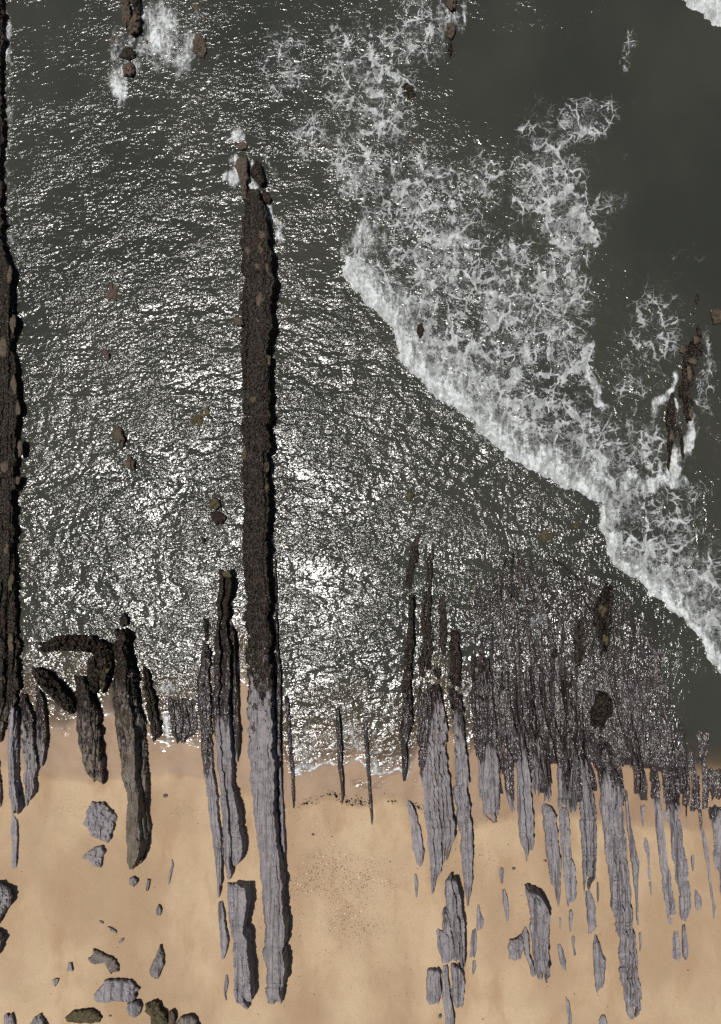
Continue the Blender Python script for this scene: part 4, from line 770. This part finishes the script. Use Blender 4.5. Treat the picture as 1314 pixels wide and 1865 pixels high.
    A('brown round rock with a black right side in the middle of the upper foam', 13, '228 116, 238 112, 247 120, 246 134, 238 140, 226 138, 222 126', M_TAN, 1)
    A('reddish rock point at the lower end of the upper left rocks', 3, '224 190, 234 188, 240 196, 238 208, 232 214, 225 204', M_TAN, -1)
    A('large brown oval rock awash right of the upper foam', 6, '356 64, 366 60, 376 66, 378 88, 372 106, 360 104, 350 92, 350 76', M_TAN, -.8)
    A('brown submerged rock at the top edge above the large oval rock', 4, '342 -20, 370 -20, 376 10, 374 40, 364 30, 350 14, 340 4', M_TAN, -1.2)
    A('pitted brown rock head at the very top edge, centre right', 12, '812 -20, 822 -20, 832 -4, 830 14, 822 20, 814 10', M_TAN, 1)
    A('pitted brown rock in foam just under the rock head at the top', 11, '814 44, 822 40, 831 46, 830 62, 822 74, 814 66', M_TAN, 0)
    A('thin dark rock trailing below the pitted brown rock', 6, '816 78, 824 76, 826 96, 820 110, 816 96')
    A('dim submerged rock under the foam streaks, centre top', 4, '730 156, 742 150, 756 158, 758 174, 746 182, 734 174')
    A('small brown rock showing through foam, centre', 4, '740 252, 748 248, 758 254, 756 264, 746 266', M_TAN, -1)
    A('brown teardrop rock awash in the sparkling water, upper left', 4, '196 522, 204 512, 214 522, 218 540, 210 552, 198 552, 190 540', M_TAN, -1)
    A('small brown rock in the sparkling water under the teardrop rock', 7, '186 636, 194 632, 200 642, 200 654, 190 652', M_TAN)
    A('upper brown boulder of two lying close together in the left channel', 14, '206 778, 214 770, 224 782, 230 802, 224 814, 212 806, 207 792', M_TAN)
    A('lower brown boulder of two lying close together in the left channel', 13, '230 834, 238 827, 247 842, 248 856, 238 861, 228 848', M_TAN)
    A('pale tan double rock at the surface, left of the longest ridge', 4, '348 760, 360 754, 370 744, 380 742, 384 754, 372 768, 366 778, 352 782, 346 770', M_OLIVE, -.8)
    A('upper olive boulder of the pair near the longest ridge', 15, '382 912, 390 906, 400 910, 402 922, 394 930, 384 926', M_OLIVE)
    A('lower black boulder of the pair near the longest ridge', 13, '382 932, 394 930, 406 934, 413 944, 408 954, 394 956, 386 946', M_DEBRIS)
    A('tiny dark rock below the boulder pair near the longest ridge', 6, '368 978, 374 980, 374 992, 368 990')
    A('olive knob of rock in foam where the central channel bends', 10, '740 898, 748 893, 755 902, 752 914, 742 915', M_OLIVE)
    A('black drowned rock below the olive knob in the central channel', 4, '748 1006, 760 996, 766 1008, 762 1024, 752 1030, 744 1020')
    A('orange-brown weed-covered rock left of the breaking wave end', 6, '980 984, 984 972, 994 963, 1006 966, 1009 976, 1002 986, 990 988', M_OLIVE)
    A('smaller olive weed-covered rock near the breaking wave end', 6, '1044 952, 1050 946, 1057 954, 1054 964, 1044 963', M_OLIVE)
    ridge('sea_rock', 'long black ridge with brown lumps in the sea at the right', GR_SEA, 20, 'dip', (.55,), 1, 2000,
        '592 1270 1276, 605 1266 1280, 620 1262 1281, 635 1242 1279, 650 1242 1274, 665 1243 1266, 690 1241 1264, 720 1240 1262, 750 1242 1261, 768 1250 1261',
        clumps=[(1243, 636, 6, 7, 0, T), (1262, 658, 8, 7, -20, T), (1256, 680, 5, 14, 0, T), (1259, 750, 4, 13, 5, T), (1267, 618, 6, 8, 0, T)])
    ridge('sea_rock', 'black wedge rock beside the foam curl in the sea at the right', GR_SEA, 17, 'dip', (), 1, 2000, '716 1222 1227, 740 1216 1230, 770 1214 1234, 800 1216 1230, 830 1215 1222, 855 1214 1219', clumps=[(1224, 795, 5, 10, 0, T)])
    ridge('sea_rock', 'thin black rock between two foam streams in the sea at the right', GR_SEA, 13, 'dip', (), 1, 2000, '775 1232 1240, 790 1236 1245, 820 1240 1247, 842 1242 1246')
    A('dark drowned rock above the long black ridge at the right', 3, '1266 536, 1274 532, 1275 548, 1270 560, 1264 550', None, -.6)
    A('brown lumpy rock cut by the right edge of the picture', 12, '1294 566, 1304 560, 1325 566, 1325 590, 1300 590, 1295 580', M_TAN)
    A('black rock surrounded by foam in the middle of the broken wave', 9, '760 592, 768 588, 774 598, 772 612, 764 618, 758 606', M_DEBRIS)
rocks()

# ------------------------------------------------------------------ loose scraps and grit, far too many to count
def scatter(name, n, seed, sampler, size, mat):
    rng = np.random.RandomState(seed); px, py = sampler(rng, n)
    s = size * rng.lognormal(0, .45, n) * U
    base = P(px, py, sandz(px, py)); a = rng.rand(n) * 6.28
    V = []; 
    for k in range(3):
        th = a + k * 2.09; V.append(base + np.stack([np.cos(th) * s, np.sin(th) * s * .7, 0 * s - .004], -1))
    V.append(base + np.stack([0 * s, 0 * s, s * .7], -1))
    V = np.stack(V, 1).reshape(-1, 3); i = np.arange(n) * 4
    F = np.concatenate([np.stack([i, i + 1, i + 3], -1), np.stack([i + 1, i + 2, i + 3], -1), np.stack([i + 2, i, i + 3], -1)])
    return tag(link(name, make_mesh(name, V, F), mat), kind='stuff')
def weed(rng, n):
    x = rng.uniform(545, 780, n); y = wetline(x) + rng.normal(0, 4.5, n) - 3
    keep = (noise(x / 22, y / 9, 5) + rng.rand(n) * .6 > .25); x, y = x[keep], y[keep]
    x = np.resize(x, n); y = np.resize(y, n); return x + rng.normal(0, .8, n), y + rng.normal(0, 1.2, n)
scatter('weed_scraps', 420, 3, weed, 1.3, M_DEBRIS)
def grit(rng, n):
    k = rng.rand(n); x = np.where(k < .5, rng.normal(600, 75, n), np.where(k < .75, rng.uniform(20, 1310, n), rng.normal(880, 80, n)))
    y = np.where(k < .5, rng.normal(1640, 75, n), np.where(k < .75, rng.uniform(1480, 1860, n), rng.normal(1560, 60, n)))
    return x, np.maximum(y, 1480)
scatter('beach_grit', 1300, 4, grit, .75, M_STONE)
for (x, y, r_, lab) in [(301, 1449, 4, 'tiny round pebble right of the humped ridge on smooth sand'), (936, 1582, 3, 'lone brown pebble left of the forked ridge foot'),
                        (570, 1520, 2.6, 'lone dark pebble on the open sand of the bay'), (201, 1850, 2, 'tiny brown pebble left of the round dark stone'), (802, 1851, 3.4, 'small oval pebble left of the rock running off the bottom edge')]:
    z = float(sandz(np.array(x), np.array(y))); loc = tuple(float(v) for v in P(x, y, z))
    tag(lump('pebble', x, y, r_ * 1.25, r_, 20, z - .5, r_, M_STONE, None, loc, n=14, mrings=5), lab, 'pebble', 'single pebbles on the sand')
